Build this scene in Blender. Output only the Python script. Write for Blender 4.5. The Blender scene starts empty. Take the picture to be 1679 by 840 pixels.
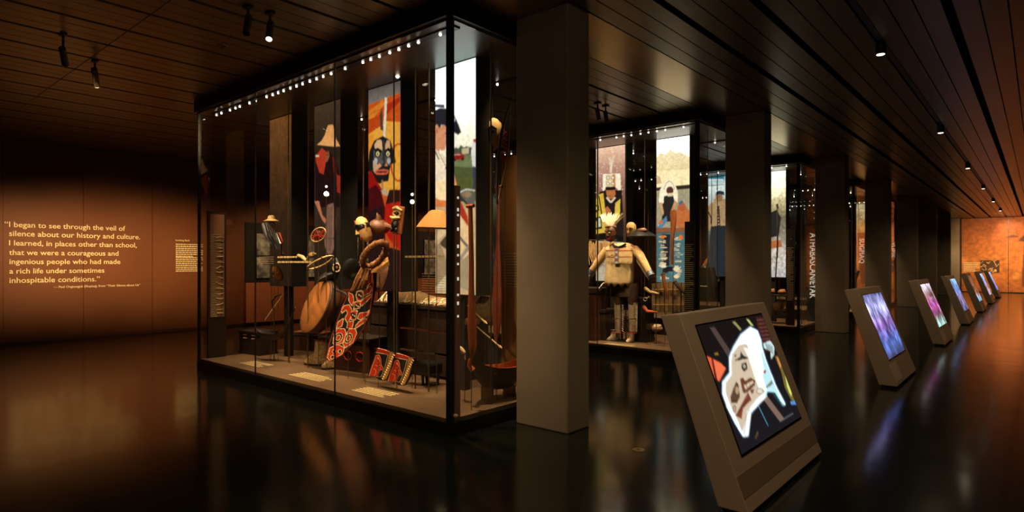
import bpy, bmesh, math, random
import numpy as np
from mathutils import Vector, Matrix
random.seed(4); RNG = np.random.default_rng(7)
SC = bpy.context.scene; COL = SC.collection
PI = math.pi
# ------------------------------------------------------------------ camera, world, exposure, lights
F = 1001.0; CX = 839.5; HY = 431.0; H = 1.55
YAW = math.atan((1705.0 - CX) / F)
FW = Vector((-math.sin(YAW), math.cos(YAW), 0)); RT = Vector((math.cos(YAW), math.sin(YAW), 0)); EYE = Vector((0, 0, H))
cam = bpy.data.cameras.new('camera'); cam.sensor_width = 36.0; cam.lens = 36.0 * F / 1679.0
cam.shift_y = (HY - 420.0) / 1679.0; cam.clip_end = 200
co = bpy.data.objects.new('camera', cam); COL.objects.link(co)
co.location = EYE; co.rotation_euler = (PI / 2, 0, YAW); SC.camera = co
w = bpy.data.worlds.new('world'); SC.world = w; w.use_nodes = True
w.node_tree.nodes['Background'].inputs[0].default_value = (0.9, 0.7, 0.5, 1)
w.node_tree.nodes['Background'].inputs[1].default_value = 0.002
SC.view_settings.view_transform = 'Standard'; SC.view_settings.look = 'None'
SC.view_settings.exposure = 0.0; SC.view_settings.gamma = 1.0; SC.view_settings.use_curve_mapping = False
SC.cycles.transparent_max_bounces = 40; SC.cycles.max_bounces = 8; SC.cycles.glossy_bounces = 4
SC.cycles.diffuse_bounces = 3; SC.cycles.sample_clamp_indirect = 2.0; SC.cycles.use_denoising = True
SC.cycles.caustics_reflective = False; SC.cycles.caustics_refractive = False

PITCH = 5.19; CEIL = 3.9; WALLX = -14.9; FARY = 40.3
WARM = (1.0, 0.78, 0.48); AMBER = (1.0, 0.70, 0.34)
def spot(loc, target, power, color=WARM, angle=70, blend=0.7, r=0.03):
    l = bpy.data.lights.new('spot_light', 'SPOT'); l.energy = power; l.color = color
    l.spot_size = math.radians(angle); l.spot_blend = blend; l.shadow_soft_size = r
    o = bpy.data.objects.new('spot_light', l); COL.objects.link(o); o.location = loc
    d = Vector(target) - Vector(loc); o.rotation_euler = d.to_track_quat('-Z', 'Y').to_euler(); return o
# aisle downlights (the recessed row along the aisle, carried on behind the camera)
for k in range(-2, 7):
    y = 7.59 + 5.19 * k
    spot((-1.35, y, 3.78), (-1.35, y, 0), 84, WARM, 150, 0.8, 0.05)
for y in (-3.2, -.5, 2.0):                                       # added unseen spots that brighten the fronts of the columns
    spot((1.6, y, 3.7), (-2.5, y + 4, 1.6), 24, WARM, 120, .9, .08)
# quote wall washers
for (x, y, ty, tz, p) in ((-8.7, 2.32, 2.3, 1.62, 900), (-8.4, 2.0, 3.2, 1.65, 1400), (-8.0, 1.84, 4.2, 1.65, 1550), (-8.2, 2.62, 5.2, 1.62, 1400), (-8.4, 3.2, 6.4, 1.55, 900)):
    spot((x, y, 3.6), (WALLX, ty, tz), p, AMBER, 25, 1.0, 0.3)
# photo wall washers beyond the first case
for y in (8.0, 10.5, 13.0):
    spot((-12.6, y, 3.6), (WALLX, y, 1.0), 170, (1, .6, .3), 80, 0.9, 0.05)
# far wall washers
for (x, p, tz) in ((-1.5, 850, 2.0), (0.3, 850, 1.5), (2.2, 250, 1.6)):
    spot((x, FARY - 4.6, 3.7), (x, FARY, tz), p, (1, .66, .32), 75, 0.9, 0.05)
spot((-1.25, FARY - .9, 3.7), (-1.2, FARY, 3.2), 60, (1, .7, .4), 80, 1, .05)
spot((-2.9, FARY - 2.2, 3.7), (-3.5, FARY - .4, 1.6), 130, (1, .86, .55), 40, 1, .05)
# spots of the display cases (their heads are the lit dots in each light slot)
for c in range(5):
    y0 = 3.75 + PITCH * c
    for i in range(6 if c < 2 else 3):
        x = -4.45 - 0.86 * i if c < 2 else -4.6 - 1.7 * i
        spot((x, y0 + 0.17, 3.66), (x - .15 + .12 * math.sin(5 * i), y0 + (0.5, 0.85)[i % 2], .6), (470, 290)[i % 2], (1, .74, .45), (62, 44)[i % 2], 1.0, 0.03)
    for i in range(3):
        spot((-4.7 - 1.8 * i, y0 + 1.72, 3.66), (-4.7 - 1.8 * i, y0 + 1.3, .8), 160, (1, .68, .36), 70, .8, .03)

# frontal spots into the cases; those without a track head are unseen, added fill
for (x, y, tx, p) in ((-5.6, 2.91, -5.6, 180), (-5.63, 2.6, -6.6, 180), (-3.2, .5, -4.5, 260), (-6.6, .5, -7.6, 420), (-5.0, .5, -6.2, 360)):
    spot((x, y, 3.6), (tx, 4.35, 1.1), p, (1, .74, .44), 44, 1.0, .04)
for c in range(1, 5):
    for x in (-5.1, -5.9): spot((x, 3.75 + PITCH * c - 1.0, 3.6), (x + .1, 3.75 + PITCH * c + .6, 1.2), 210, (1, .76, .48), 50, 1.0, .04)

# ------------------------------------------------------------------ helpers
def ray(x, y): return FW + RT * ((x - CX) / F) - Vector((0, 0, (y - HY) / F))
def at(x, y, Y):
    d = ray(x, y); return EYE + d * (Y / d.y)
def atx(x, y, X):
    d = ray(x, y); return EYE + d * (X / d.x)
def ondeck(x, y, c=0, back=.4):
    """a spot on the deck of case c, kept in front of its rear glass"""
    p = onz(x, y, .15); Y = min(p.y, 5.67 + 5.19 * c - back); q = at(x, y, Y); return Vector((q.x, Y, .15))
def onz(x, y, z):
    d = ray(x, y); return EYE + d * ((z - H) / d.z)
def lin(c): 
    c = np.asarray(c, float) / 255.0
    return np.where(c <= .04045, c / 12.92, ((c + .055) / 1.055) ** 2.4)
MATS = {}
def mat(name, rgb, rough=.6, metal=0.0, noise=0.0, nscale=8.0, bump=0.0, bscale=60.0, emit=None, estr=1.0, stretch=(1, 1, 1), coat=0.0):
    if name in MATS: return MATS[name]
    m = bpy.data.materials.new(name); m.use_nodes = True; nt = m.node_tree; b = nt.nodes['Principled BSDF']
    c = list(lin(rgb)) + [1]
    b.inputs['Base Color'].default_value = c; b.inputs['Roughness'].default_value = rough; b.inputs['Metallic'].default_value = metal
    if coat: b.inputs['Coat Weight'].default_value = coat; b.inputs['Coat Roughness'].default_value = .12
    if noise or bump:
        tc = nt.nodes.new('ShaderNodeTexCoord'); mp = nt.nodes.new('ShaderNodeMapping'); mp.inputs['Scale'].default_value = stretch
        nt.links.new(tc.outputs['Object'], mp.inputs['Vector'])
    if noise:
        n = nt.nodes.new('ShaderNodeTexNoise'); n.inputs['Scale'].default_value = nscale; n.inputs['Detail'].default_value = 5
        nt.links.new(mp.outputs[0], n.inputs['Vector'])
        r = nt.nodes.new('ShaderNodeValToRGB'); lo = [max(0, v * (1 - noise)) for v in c[:3]] + [1]; hi = [min(1, v * (1 + noise)) for v in c[:3]] + [1]
        r.color_ramp.elements[0].color = lo; r.color_ramp.elements[1].color = hi
        r.color_ramp.elements[0].position = .3; r.color_ramp.elements[1].position = .7
        nt.links.new(n.outputs['Fac'], r.inputs['Fac']); nt.links.new(r.outputs[0], b.inputs['Base Color'])
    if bump:
        n2 = nt.nodes.new('ShaderNodeTexNoise'); n2.inputs['Scale'].default_value = bscale; n2.inputs['Detail'].default_value = 4
        nt.links.new(mp.outputs[0], n2.inputs['Vector'])
        bp = nt.nodes.new('ShaderNodeBump'); bp.inputs['Strength'].default_value = bump; bp.inputs['Distance'].default_value = .01
        nt.links.new(n2.outputs['Fac'], bp.inputs['Height']); nt.links.new(bp.outputs[0], b.inputs['Normal'])
    if emit is not None:
        b.inputs['Emission Color'].default_value = list(lin(emit)) + [1]; b.inputs['Emission Strength'].default_value = estr
    MATS[name] = m; return m
def colmat(name, emit=0.0, rough=.7, base=True):
    """colour attribute print: lit ink, or a backlit print / screen when emit > 0"""
    m = bpy.data.materials.new(name); m.use_nodes = True; nt = m.node_tree; b = nt.nodes['Principled BSDF']
    a = nt.nodes.new('ShaderNodeAttribute'); a.attribute_name = 'Col'; b.inputs['Roughness'].default_value = rough
    if emit:                                             # matt diffusing film over a lamp: emission plus a trace of diffuse, no gloss
        nt.nodes.remove(b); e = nt.nodes.new('ShaderNodeEmission'); e.inputs[1].default_value = emit; d = nt.nodes.new('ShaderNodeBsdfDiffuse'); d.inputs[0].default_value = (.001, .001, .001, 1)
        ad = nt.nodes.new('ShaderNodeAddShader'); nt.links.new(a.outputs['Color'], e.inputs[0]); nt.links.new(e.outputs[0], ad.inputs[0]); nt.links.new(d.outputs[0], ad.inputs[1])
        nt.links.new(ad.outputs[0], nt.nodes['Material Output'].inputs[0])
    else: nt.links.new(a.outputs['Color'], b.inputs['Base Color'])
    return m
def glassmat(name, tint):
    m = bpy.data.materials.new(name); m.use_nodes = True; nt = m.node_tree; nt.nodes.clear()
    out = nt.nodes.new('ShaderNodeOutputMaterial'); t = nt.nodes.new('ShaderNodeBsdfTransparent'); g = nt.nodes.new('ShaderNodeBsdfGlossy')
    t.inputs[0].default_value = (*tint, 1); g.inputs['Roughness'].default_value = 0.0; g.inputs[0].default_value = (.9, .9, .9, 1)
    f = nt.nodes.new('ShaderNodeFresnel'); ge = nt.nodes.new('ShaderNodeNewGeometry'); mr = nt.nodes.new('ShaderNodeMapRange')
    mr.inputs['To Min'].default_value = 1.45; mr.inputs['To Max'].default_value = 1 / 1.45     # same reflectance on both faces of the thin pane
    nt.links.new(ge.outputs['Backfacing'], mr.inputs['Value']); nt.links.new(mr.outputs[0], f.inputs[0]); mx = nt.nodes.new('ShaderNodeMixShader')
    nt.links.new(f.outputs[0], mx.inputs[0]); nt.links.new(t.outputs[0], mx.inputs[1]); nt.links.new(g.outputs[0], mx.inputs[2]); nt.links.new(mx.outputs[0], out.inputs[0])
    return m
M = dict(
 housing=mat('track_housing', (62, 46, 30), .6), glare=mat('glare_lens', (255, 240, 215), .4, emit=(255, 236, 206), estr=60),
 black=mat('black_metal', (14, 13, 12), .45), steel=mat('brushed_rod', (112, 90, 62), .4, .8),
 plinth=mat('black_plinth', (13, 12, 11), .4), deck=mat('case_deck', (94, 66, 36), .75, noise=.25, nscale=3),
 canopy=mat('canopy_black', (11, 10, 9), .5), soffit=mat('canopy_soffit', (92, 80, 66), .32, .35, noise=.12, nscale=2),
 glass=glassmat('case_glass', (.955, .965, .955)), led=mat('led_lens', (255, 240, 215), .4, emit=(255, 244, 225), estr=14),
 ledbig=mat('lamp_lens', (255, 240, 215), .4, emit=(255, 232, 200), estr=7),
 column=mat('column_plaster', (142, 122, 98), .75, noise=.08, nscale=2.5, bump=.05, bscale=30),
 kiosk=mat('kiosk_shell', (196, 166, 138), .5, noise=.04, nscale=4), kiosk_dk=mat('kiosk_strip', (150, 124, 100), .45),
 bezel=mat('screen_bezel', (10, 9, 9), .25), ink=mat('pale_lettering', (250, 224, 168), .7), kiosk_lt=mat('kiosk_reflection', (228, 198, 166), .45), inkw=mat('white_lettering', (250, 246, 230), .6, emit=(255, 246, 225), estr=.7),
 lightbox=mat('lightbox_shell', (26, 22, 18), .6), wood_dk=mat('dark_wood', (44, 28, 19), .5, noise=.35, nscale=10, stretch=(1, 1, 6)),
 wood=mat('cedar_wood', (150, 82, 36), .5, noise=.3, nscale=14, stretch=(4, 4, .6)), wood_or=mat('orange_wood', (178, 84, 30), .45, noise=.22, nscale=12, stretch=(5, 5, .5)),
 hide=mat('stretched_hide', (150, 90, 38), .55, noise=.35, nscale=4), hide_dk=mat('hide_edge', (92, 52, 26), .6, noise=.3, nscale=8),
 bark=mat('cedar_bark', (146, 92, 44), .85, noise=.4, nscale=24, bump=.6, bscale=40), straw=mat('woven_root', (176, 122, 58), .75, noise=.2, nscale=30, bump=.5, bscale=120, stretch=(1, 1, 5)),
 bone=mat('pale_bone', (214, 176, 118), .55, noise=.15, nscale=12), ivory=mat('painted_ivory', (226, 176, 108), .55, noise=.12, nscale=9),
 blackp=mat('black_paint', (22, 19, 17), .35), redp=mat('red_paint', (176, 44, 26), .5, noise=.15, nscale=20), fur=mat('brown_fur', (158, 124, 82), .95, noise=.5, nscale=40, bump=1.0, bscale=90),
 leather=mat('pale_leather', (222, 188, 134), .8, noise=.12, nscale=14, bump=.25, bscale=60), leather2=mat('fringe_leather', (196, 156, 104), .85, noise=.2, nscale=20),
 brownc=mat('brown_cloth', (82, 54, 34), .85, noise=.25, nscale=20), legg=mat('beaded_legging', (196, 170, 136), .8, noise=.3, nscale=70, bump=.4, bscale=120),
 feather=mat('white_feather', (232, 214, 180), .8, noise=.15, nscale=30), maskw=mat('mask_wood', (108, 64, 38), .5, noise=.3, nscale=18),
 bead=mat('bead_blue', (76, 78, 96), .4, noise=.6, nscale=90), grey=mat('sealskin', (36, 28, 23), .55, noise=.3, nscale=12), terracotta=mat('terracotta_board', (196, 112, 70), .6, noise=.06, nscale=5),
 wallb=mat('brown_wall', (116, 60, 17), .62, noise=.05, nscale=1.5), walld=mat('dark_wall', (34, 28, 22), .7), brass=mat('brass_cover', (196, 168, 112), .35, .6),
 tan_board=mat('tan_board', (150, 104, 56), .7), tan=mat('tan_label', (206, 178, 126), .8), quill=mat('quill_mesh', (120, 92, 52), .7, noise=.5, nscale=60, bump=.6, bscale=80))
# floor and ceiling finishes
def floor_mat():
    m = bpy.data.materials.new('polished_concrete'); m.use_nodes = True; nt = m.node_tree; b = nt.nodes['Principled BSDF']
    tc = nt.nodes.new('ShaderNodeTexCoord'); n = nt.nodes.new('ShaderNodeTexNoise'); n.inputs['Scale'].default_value = .8; n.inputs['Detail'].default_value = 6
    b.inputs['Specular IOR Level'].default_value = .36
    nt.links.new(tc.outputs['Object'], n.inputs['Vector'])
    r = nt.nodes.new('ShaderNodeValToRGB'); r.color_ramp.elements[0].color = (*lin((20, 23, 19)), 1); r.color_ramp.elements[1].color = (*lin((30, 33, 27)), 1)
    r.color_ramp.elements[0].position = .3; r.color_ramp.elements[1].position = .7
    nt.links.new(n.outputs['Fac'], r.inputs['Fac']); nt.links.new(r.outputs[0], b.inputs['Base Color'])
    n2 = nt.nodes.new('ShaderNodeTexNoise'); n2.inputs['Scale'].default_value = 2.2; n2.inputs['Detail'].default_value = 3
    nt.links.new(tc.outputs['Object'], n2.inputs['Vector'])
    mr = nt.nodes.new('ShaderNodeMapRange'); mr.inputs['To Min'].default_value = .10; mr.inputs['To Max'].default_value = .17
    nt.links.new(n2.outputs['Fac'], mr.inputs['Value']); nt.links.new(mr.outputs[0], b.inputs['Roughness'])
    bp = nt.nodes.new('ShaderNodeBump'); bp.inputs['Strength'].default_value = .04; bp.inputs['Distance'].default_value = .05
    nt.links.new(n2.outputs['Fac'], bp.inputs['Height']); nt.links.new(bp.outputs[0], b.inputs['Normal'])
    return m
M['floor'] = floor_mat()
M['board'] = mat('ceiling_board', (128, 108, 76), .33, .2, noise=.12, nscale=3, stretch=(8, .4, 1))
M['beam'] = mat('ceiling_beam', (160, 132, 92), .24, .6, noise=.05, nscale=2)
M['void'] = mat('ceiling_void', (12, 10, 8), .9)

class MB:
    def __init__(s): s.v = []; s.f = []
    def add(s, vs, fs):
        n = len(s.v); s.v += [tuple(v) for v in vs]; s.f += [tuple(i + n for i in f) for f in fs]; return s
    def box(s, x0, x1, y0, y1, z0, z1):
        return s.add([(x0, y0, z0), (x1, y0, z0), (x1, y1, z0), (x0, y1, z0), (x0, y0, z1), (x1, y0, z1), (x1, y1, z1), (x0, y1, z1)],
                     [(0, 3, 2, 1), (4, 5, 6, 7), (0, 1, 5, 4), (1, 2, 6, 5), (2, 3, 7, 6), (3, 0, 4, 7)])
    def obox(s, c, ux, uy, uz):
        c = Vector(c); ux, uy, uz = Vector(ux), Vector(uy), Vector(uz); vs = []
        for k in (-1, 1):
            for a, b in ((-1, -1), (1, -1), (1, 1), (-1, 1)): vs.append(c + ux * a + uy * b + uz * k)
        return s.add(vs, [(0, 3, 2, 1), (4, 5, 6, 7), (0, 1, 5, 4), (1, 2, 6, 5), (2, 3, 7, 6), (3, 0, 4, 7)])
    def loft(s, rings, cap=True, closed=False):
        n = len(rings[0]); vs = [p for r in rings for p in r]; fs = []; m = len(rings)
        for i in range(m if closed else m - 1):
            for j in range(n):
                a, b = i * n + j, i * n + (j + 1) % n; i2 = (i + 1) % m
                fs.append((a, b, i2 * n + (j + 1) % n, i2 * n + j))
        if cap and not closed: fs += [tuple(reversed(range(n))), tuple(range((m - 1) * n, m * n))]
        return s.add(vs, fs)
    def tube(s, pts, r, n=8, flat=None, closed=False):
        pts = [Vector(p) for p in pts]; m = len(pts); rs = r if isinstance(r, (list, tuple)) else [r] * m; rings = []
        for i, p in enumerate(pts):
            a = pts[i - 1] if (i or closed) else p; b = pts[(i + 1) % m] if (i < m - 1 or closed) else p
            t = (b - a).normalized(); ref = Vector((0, 0, 1)) if abs(t.z) < .9 else Vector((0, 1, 0))
            u = t.cross(ref).normalized(); v = u.cross(t).normalized()
            fl = 1 if flat is None else flat
            rings.append([p + u * (rs[i] * math.cos(2 * PI * k / n)) + v * (rs[i] * fl * math.sin(2 * PI * k / n)) for k in range(n)])
        return s.loft(rings, closed=closed)
    def lathe(s, c, prof, n=16, sx=1, sy=1, rot=None):
        c = Vector(c); R = rot or Matrix.Identity(3)
        return s.loft([[c + R @ Vector((r * sx * math.cos(2 * PI * k / n), r * sy * math.sin(2 * PI * k / n), z)) for k in range(n)] for r, z in prof])
    def ell(s, c, rx, ry, rz, n=16, m=9, rot=None):
        return s.lathe(c, [(math.sin(PI * i / m) if 0 < i < m else .02, -rz * math.cos(PI * i / m)) for i in range(m + 1)], n, rx, ry, rot)
    def prism(s, pts, d):
        """flat outline (list of Vectors) extruded by the vector d"""
        n = len(pts); d = Vector(d); pts = [Vector(p) for p in pts]
        return s.add(pts + [p + d for p in pts], [tuple(range(n)), tuple(reversed(range(n, 2 * n)))] + [(i, i + n, (i + 1) % n + n, (i + 1) % n) for i in range(n)])
    def build(s, name, m, parent=None, smooth=False, bevel=0):
        off = Vector((0, 0, 0)); p = parent
        while p is not None: off += p.location; p = p.parent
        me = bpy.data.meshes.new(name); me.from_pydata([tuple(Vector(v) - off) for v in s.v], [], s.f); me.materials.append(m)
        bm = bmesh.new(); bm.from_mesh(me); bmesh.ops.recalc_face_normals(bm, faces=bm.faces); bm.to_mesh(me); bm.free()
        if smooth:
            me.polygons.foreach_set('use_smooth', [True] * len(me.polygons))
            try: me.set_sharp_from_angle(angle=math.radians(40))
            except Exception: pass
        o = bpy.data.objects.new(name, me); COL.objects.link(o)
        if parent: o.parent = parent
        if bevel:
            b = o.modifiers.new('bevel', 'BEVEL'); b.width = bevel; b.segments = 2; b.limit_method = 'ANGLE'
        return o
def thing(name, loc, label, cat, group=None):
    o = bpy.data.objects.new(name, None); COL.objects.link(o); o.location = loc; o.empty_display_size = .1
    return tag(o, label, cat, group)
def tag(o, label, cat=None, group=None, kind=None):
    o['label'] = label
    if cat: o['category'] = cat
    if group: o['group'] = group
    if kind: o['kind'] = kind
    return o
def structure(o, label): o['kind'] = 'structure'; o['label'] = label; return o
def dup(o, delta=None, parent=None):
    c = o.copy(); COL.objects.link(c)
    if parent: c.parent = parent
    if delta is not None: c.location = o.location + Vector(delta)
    for ch in list(o.children):
        dup(ch, None, c)
    return c
def rod(parent, p, z0=.15, r=.004, name='mount_rod'):
    return MB().tube([(p[0], p[1], z0), tuple(p)], r, 6).build(name, M['steel'], parent)

class Cv:
    """a printed sheet: grid of points O + u*U + v*V with one colour per point; painted in photo pixels cast onto the sheet's own plane"""
    def __init__(s, O, U, V, nu, nv, base=(0, 0, 0)):
        s.O, s.U, s.V, s.nu, s.nv = Vector(O), Vector(U), Vector(V), nu, nv
        s.N = s.U.cross(s.V).normalized()
        g = np.meshgrid(np.linspace(0, 1, nu + 1), np.linspace(0, 1, nv + 1)); s.u, s.v = g
        s.c = np.zeros((nv + 1, nu + 1, 3)) + lin(base); s.keep = None
    def uv(s, x, y):
        d = ray(x, y); k = (s.O - EYE).dot(s.N) / d.dot(s.N); p = EYE + d * k - s.O
        return p.dot(s.U) / s.U.length_squared, p.dot(s.V) / s.V.length_squared
    def inside(s, q):
        q = np.array(q); x, y = s.u, s.v; r = np.zeros(x.shape, bool); j = len(q) - 1
        for i in range(len(q)):
            (xi, yi), (xj, yj) = q[i], q[j]
            if yi != yj: r ^= ((yi > y) != (yj > y)) & (x < (xj - xi) * (y - yi) / (yj - yi) + xi)
            j = i
        return r
    def uvpoly(s, q, col, a=1.0, k=1.0):
        m = s.inside(q); s.c[m] = s.c[m] * (1 - a) + lin(col) * k * a; return s
    def poly(s, pts, col, a=1.0, k=1.0): return s.uvpoly([s.uv(*p) for p in pts], col, a, k)
    def ell(s, x, y, rx, ry, col, a=1.0, rot=0, k=1.0):
        ca, sa = math.cos(rot), math.sin(rot)
        return s.poly([(x + rx * math.cos(t) * ca - ry * math.sin(t) * sa, y + rx * math.cos(t) * sa + ry * math.sin(t) * ca) for t in np.linspace(0, 2 * PI, 20)[:-1]], col, a, k)
    def ring(s, x, y, rx, ry, wd, col, fill, rot=0):
        return s.ell(x, y, rx, ry, col, 1, rot).ell(x, y, rx - wd, ry - wd, fill, 1, rot)
    def line(s, pts, wd, col, a=1.0, k=1.0):
        for (x0, y0), (x1, y1) in zip(pts[:-1], pts[1:]):
            L = math.hypot(x1 - x0, y1 - y0) or 1; nx, ny = -(y1 - y0) / L * wd / 2, (x1 - x0) / L * wd / 2
            s.poly([(x0 + nx, y0 + ny), (x1 + nx, y1 + ny), (x1 - nx, y1 - ny), (x0 - nx, y0 - ny)], col, a, k)
        return s
    def vgrad(s, stops, a=1.0, umin=0, umax=1):
        vs = [t[0] for t in stops]; cs = np.array([lin(t[1]) * (t[2] if len(t) > 2 else 1) for t in stops])
        g = np.stack([np.interp(s.v, vs, cs[:, i]) for i in range(3)], -1); m = (s.u >= umin) & (s.u <= umax)
        s.c[m] = s.c[m] * (1 - a) + g[m] * a; return s
    def noise(s, n, amp, add=0.0):
        c = RNG.random((max(2, int(n * s.nv / s.nu)), n)); yi = s.v * (c.shape[0] - 1); xi = s.u * (c.shape[1] - 1)
        y0 = np.clip(yi.astype(int), 0, c.shape[0] - 2); x0 = np.clip(xi.astype(int), 0, c.shape[1] - 2); fy = yi - y0; fx = xi - x0
        z = c[y0, x0] * (1 - fx) * (1 - fy) + c[y0, x0 + 1] * fx * (1 - fy) + c[y0 + 1, x0] * (1 - fx) * fy + c[y0 + 1, x0 + 1] * fx * fy
        s.c *= (1 + amp * (z[..., None] * 2 - 1)); s.c += add * z[..., None]; s.c = np.clip(s.c, 0, None); return z
    def blur(s, n=1):
        for _ in range(n):
            p = np.pad(s.c, ((1, 1), (1, 1), (0, 0)), 'edge'); s.c = (p[:-2, 1:-1] + p[2:, 1:-1] + p[1:-1, :-2] + p[1:-1, 2:] + 2 * s.c) / 6
        return s
    def cut(s, pts): s.keep = s.inside([s.uv(*p) for p in pts]); return s
    def build(s, name, m, parent, bend=None, thick=0):
        off = Vector((0, 0, 0)); p = parent
        while p is not None: off += p.location; p = p.parent
        P = np.array(s.O - off)[None, None] + s.u[..., None] * np.array(s.U) + s.v[..., None] * np.array(s.V)
        if bend is not None: P = P + bend(s.u, s.v)[..., None] * np.array(s.N)
        W = s.nu + 1; i, j = np.meshgrid(np.arange(s.nv), np.arange(s.nu), indexing='ij')
        f = np.stack([i * W + j, (i + 1) * W + j, (i + 1) * W + j + 1, i * W + j + 1], -1).reshape(-1, 4); C = s.c.reshape(-1, 3); P = P.reshape(-1, 3)
        if s.keep is not None:
            K = s.keep; kk = (K[:-1, :-1].astype(int) + K[1:, :-1] + K[:-1, 1:] + K[1:, 1:]) >= 2; f = f[kk.reshape(-1)]
            used = np.unique(f); mp = np.zeros(len(P), int); mp[used] = np.arange(len(used)); f = mp[f]; P = P[used]; C = C[used]
        me = bpy.data.meshes.new(name); me.vertices.add(len(P)); me.vertices.foreach_set('co', P.astype(np.float32).ravel())
        me.loops.add(f.size); me.loops.foreach_set('vertex_index', f.astype(np.int32).ravel()); me.polygons.add(len(f))
        me.polygons.foreach_set('loop_start', np.arange(0, f.size, 4, dtype=np.int32)); me.polygons.foreach_set('loop_total', np.full(len(f), 4, np.int32))
        me.update(calc_edges=True); at_ = me.color_attributes.new('Col', 'FLOAT_COLOR', 'POINT')
        at_.data.foreach_set('color', np.concatenate([C, np.ones((len(C), 1))], 1).astype(np.float32).ravel()); me.materials.append(m)
        o = bpy.data.objects.new(name, me); COL.objects.link(o); o.parent = parent
        if thick: sm = o.modifiers.new('thickness', 'SOLIDIFY'); sm.thickness = thick; sm.offset = 0
        return o
PRINT = colmat('lit_print', 0, .7); BACKLIT = colmat('backlit_print', 1.0); SCREEN = colmat('screen_image', 1.0); PAINTED = colmat('painted_surface', 0, .5)

def lettering(text, name, m, parent, p0, p1, up=Vector((0, 0, 1)), size=None, weight=.012, depth=.003):
    """text whose baseline runs from p0 to p1"""
    cu = bpy.data.curves.new(name, 'FONT'); cu.body = text; cu.size = 1; cu.extrude = .02; cu.offset = weight; cu.resolution_u = 3
    t = bpy.data.objects.new(name, cu); COL.objects.link(t); bpy.context.view_layer.update()
    me = bpy.data.meshes.new_from_object(t.evaluated_get(bpy.context.evaluated_depsgraph_get())); bpy.data.objects.remove(t)
    n = len(me.vertices); a = np.empty(n * 3, np.float32); me.vertices.foreach_get('co', a); a = a.reshape(-1, 3)
    p0, p1 = Vector(p0), Vector(p1); x0, x1 = a[:, 0].min(), a[:, 0].max(); sc = (p1 - p0).length / (x1 - x0); sy = size or sc
    d = (p1 - p0).normalized(); nn = d.cross(up).normalized()
    off = Vector((0, 0, 0)); p = parent
    while p is not None: off += p.location; p = p.parent
    b = np.array(p0 - off)[None] + (a[:, :1] - x0) * sc * np.array(d)[None] + a[:, 1:2] * sy * np.array(up)[None] + a[:, 2:3] / .02 * depth * np.array(nn)[None]
    me.vertices.foreach_set('co', b.astype(np.float32).ravel()); me.materials.clear(); me.materials.append(m); me.update(); me.name = name
    o = bpy.data.objects.new(name, me); COL.objects.link(o); o.parent = parent; o['kind'] = 'stuff'; return o
def text_bars(name, m, parent, O, U, V, rows, h=.45, seed=1, fill=.97, th=.002):
    """rows of unreadably small print: word-length dashes"""
    r = random.Random(seed); O, U, V = Vector(O), Vector(U), Vector(V); N = U.cross(V).normalized(); b = MB(); du = 1.0
    for i in range(rows):
        u = 0; end = fill * (1 if r.random() > .2 else r.uniform(.5, .95))
        while u < end:
            wd = r.uniform(.03, .11); e = min(end, u + wd)
            b.obox(O + U * ((u + e) / 2) + V * ((i + .5) / rows), U * ((e - u) / 2), V * (h / 2 / rows), N * th); u = e + .018
    o = b.build(name, m, parent); o['kind'] = 'stuff'; return o

# ------------------------------------------------------------------ the room
X0, X1, Y0, Y1 = WALLX, 3.6, -4.5, FARY
structure(MB().box(X0 - .3, X1 + .3, Y0 - .3, Y1 + .3, -.2, 0).build('floor', M['floor']), 'dark polished concrete gallery floor')
ceiling = MB().box(X0 - .3, X1 + .3, Y0 - .3, Y1 + .3, CEIL + .10, CEIL + .25).build('ceiling', M['void'])
structure(ceiling, 'ceiling of long dark brown boards with open joints')
def board(x0, x1, y0, y1, m=None, name='board', z=CEIL):
    MB().box(x0, x1, y0, y1, z, z + .03).build(name, m or M['board'], ceiling)
edges = []
x = -3.95
board(-3.89, -3.205, Y0, Y1, M['beam'], 'beam_panel')          # smooth strip that carries the columns
x = -3.193
while x < X1:                                                   # three boards, then a wide slot
    for i in range(3): board(x + .1927 * i + .006, x + .1927 * (i + 1) - .006, Y0, Y1)
    x += .648
x = -3.90
while x > X0 - .2:
    for i in range(3):
        b, a = x - .1923 * i - .005, x - .1923 * (i + 1) + .005
        board(a, b, Y0, 2.128); board(a, b, 2.138, Y1)
    x -= .622
wl = structure(MB().box(X0 - .3, X0, Y0 - .3, Y1 + .3, 0, CEIL + .1).build('wall_left', M['wallb']), 'brown gallery wall carrying a quotation in pale letters')
yj = [Y0, atx(136, 420, X0).y - 2 * (atx(249, 420, X0).y - atx(136, 420, X0).y), atx(136, 420, X0).y, atx(249, 420, X0).y]
step = yj[3] - yj[2]; yj = [yj[2] + step * k for k in range(-4, 4)]
for a, b in zip(yj[:-1], yj[1:]):
    MB().box(X0, X0 + .03, a + .006, b - .006, .04, CEIL - .02).build('wall_panel', M['wallb'], wl)
structure(MB().box(X1, X1 + .3, Y0 - .3, Y1 + .3, 0, CEIL + .1).build('wall_right', M['walld']), 'dark side wall of the aisle')
structure(MB().box(X0 - .3, X1 + .3, Y0 - .3, Y0, 0, CEIL + .1).build('wall_front', M['walld']), 'dark wall behind the viewer')
wb = structure(MB().box(X0 - .3, X1 + .3, Y1, Y1 + .3, 0, CEIL + .1).build('wall_back', M['walld']), 'far end wall covered by an orange photograph')
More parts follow.
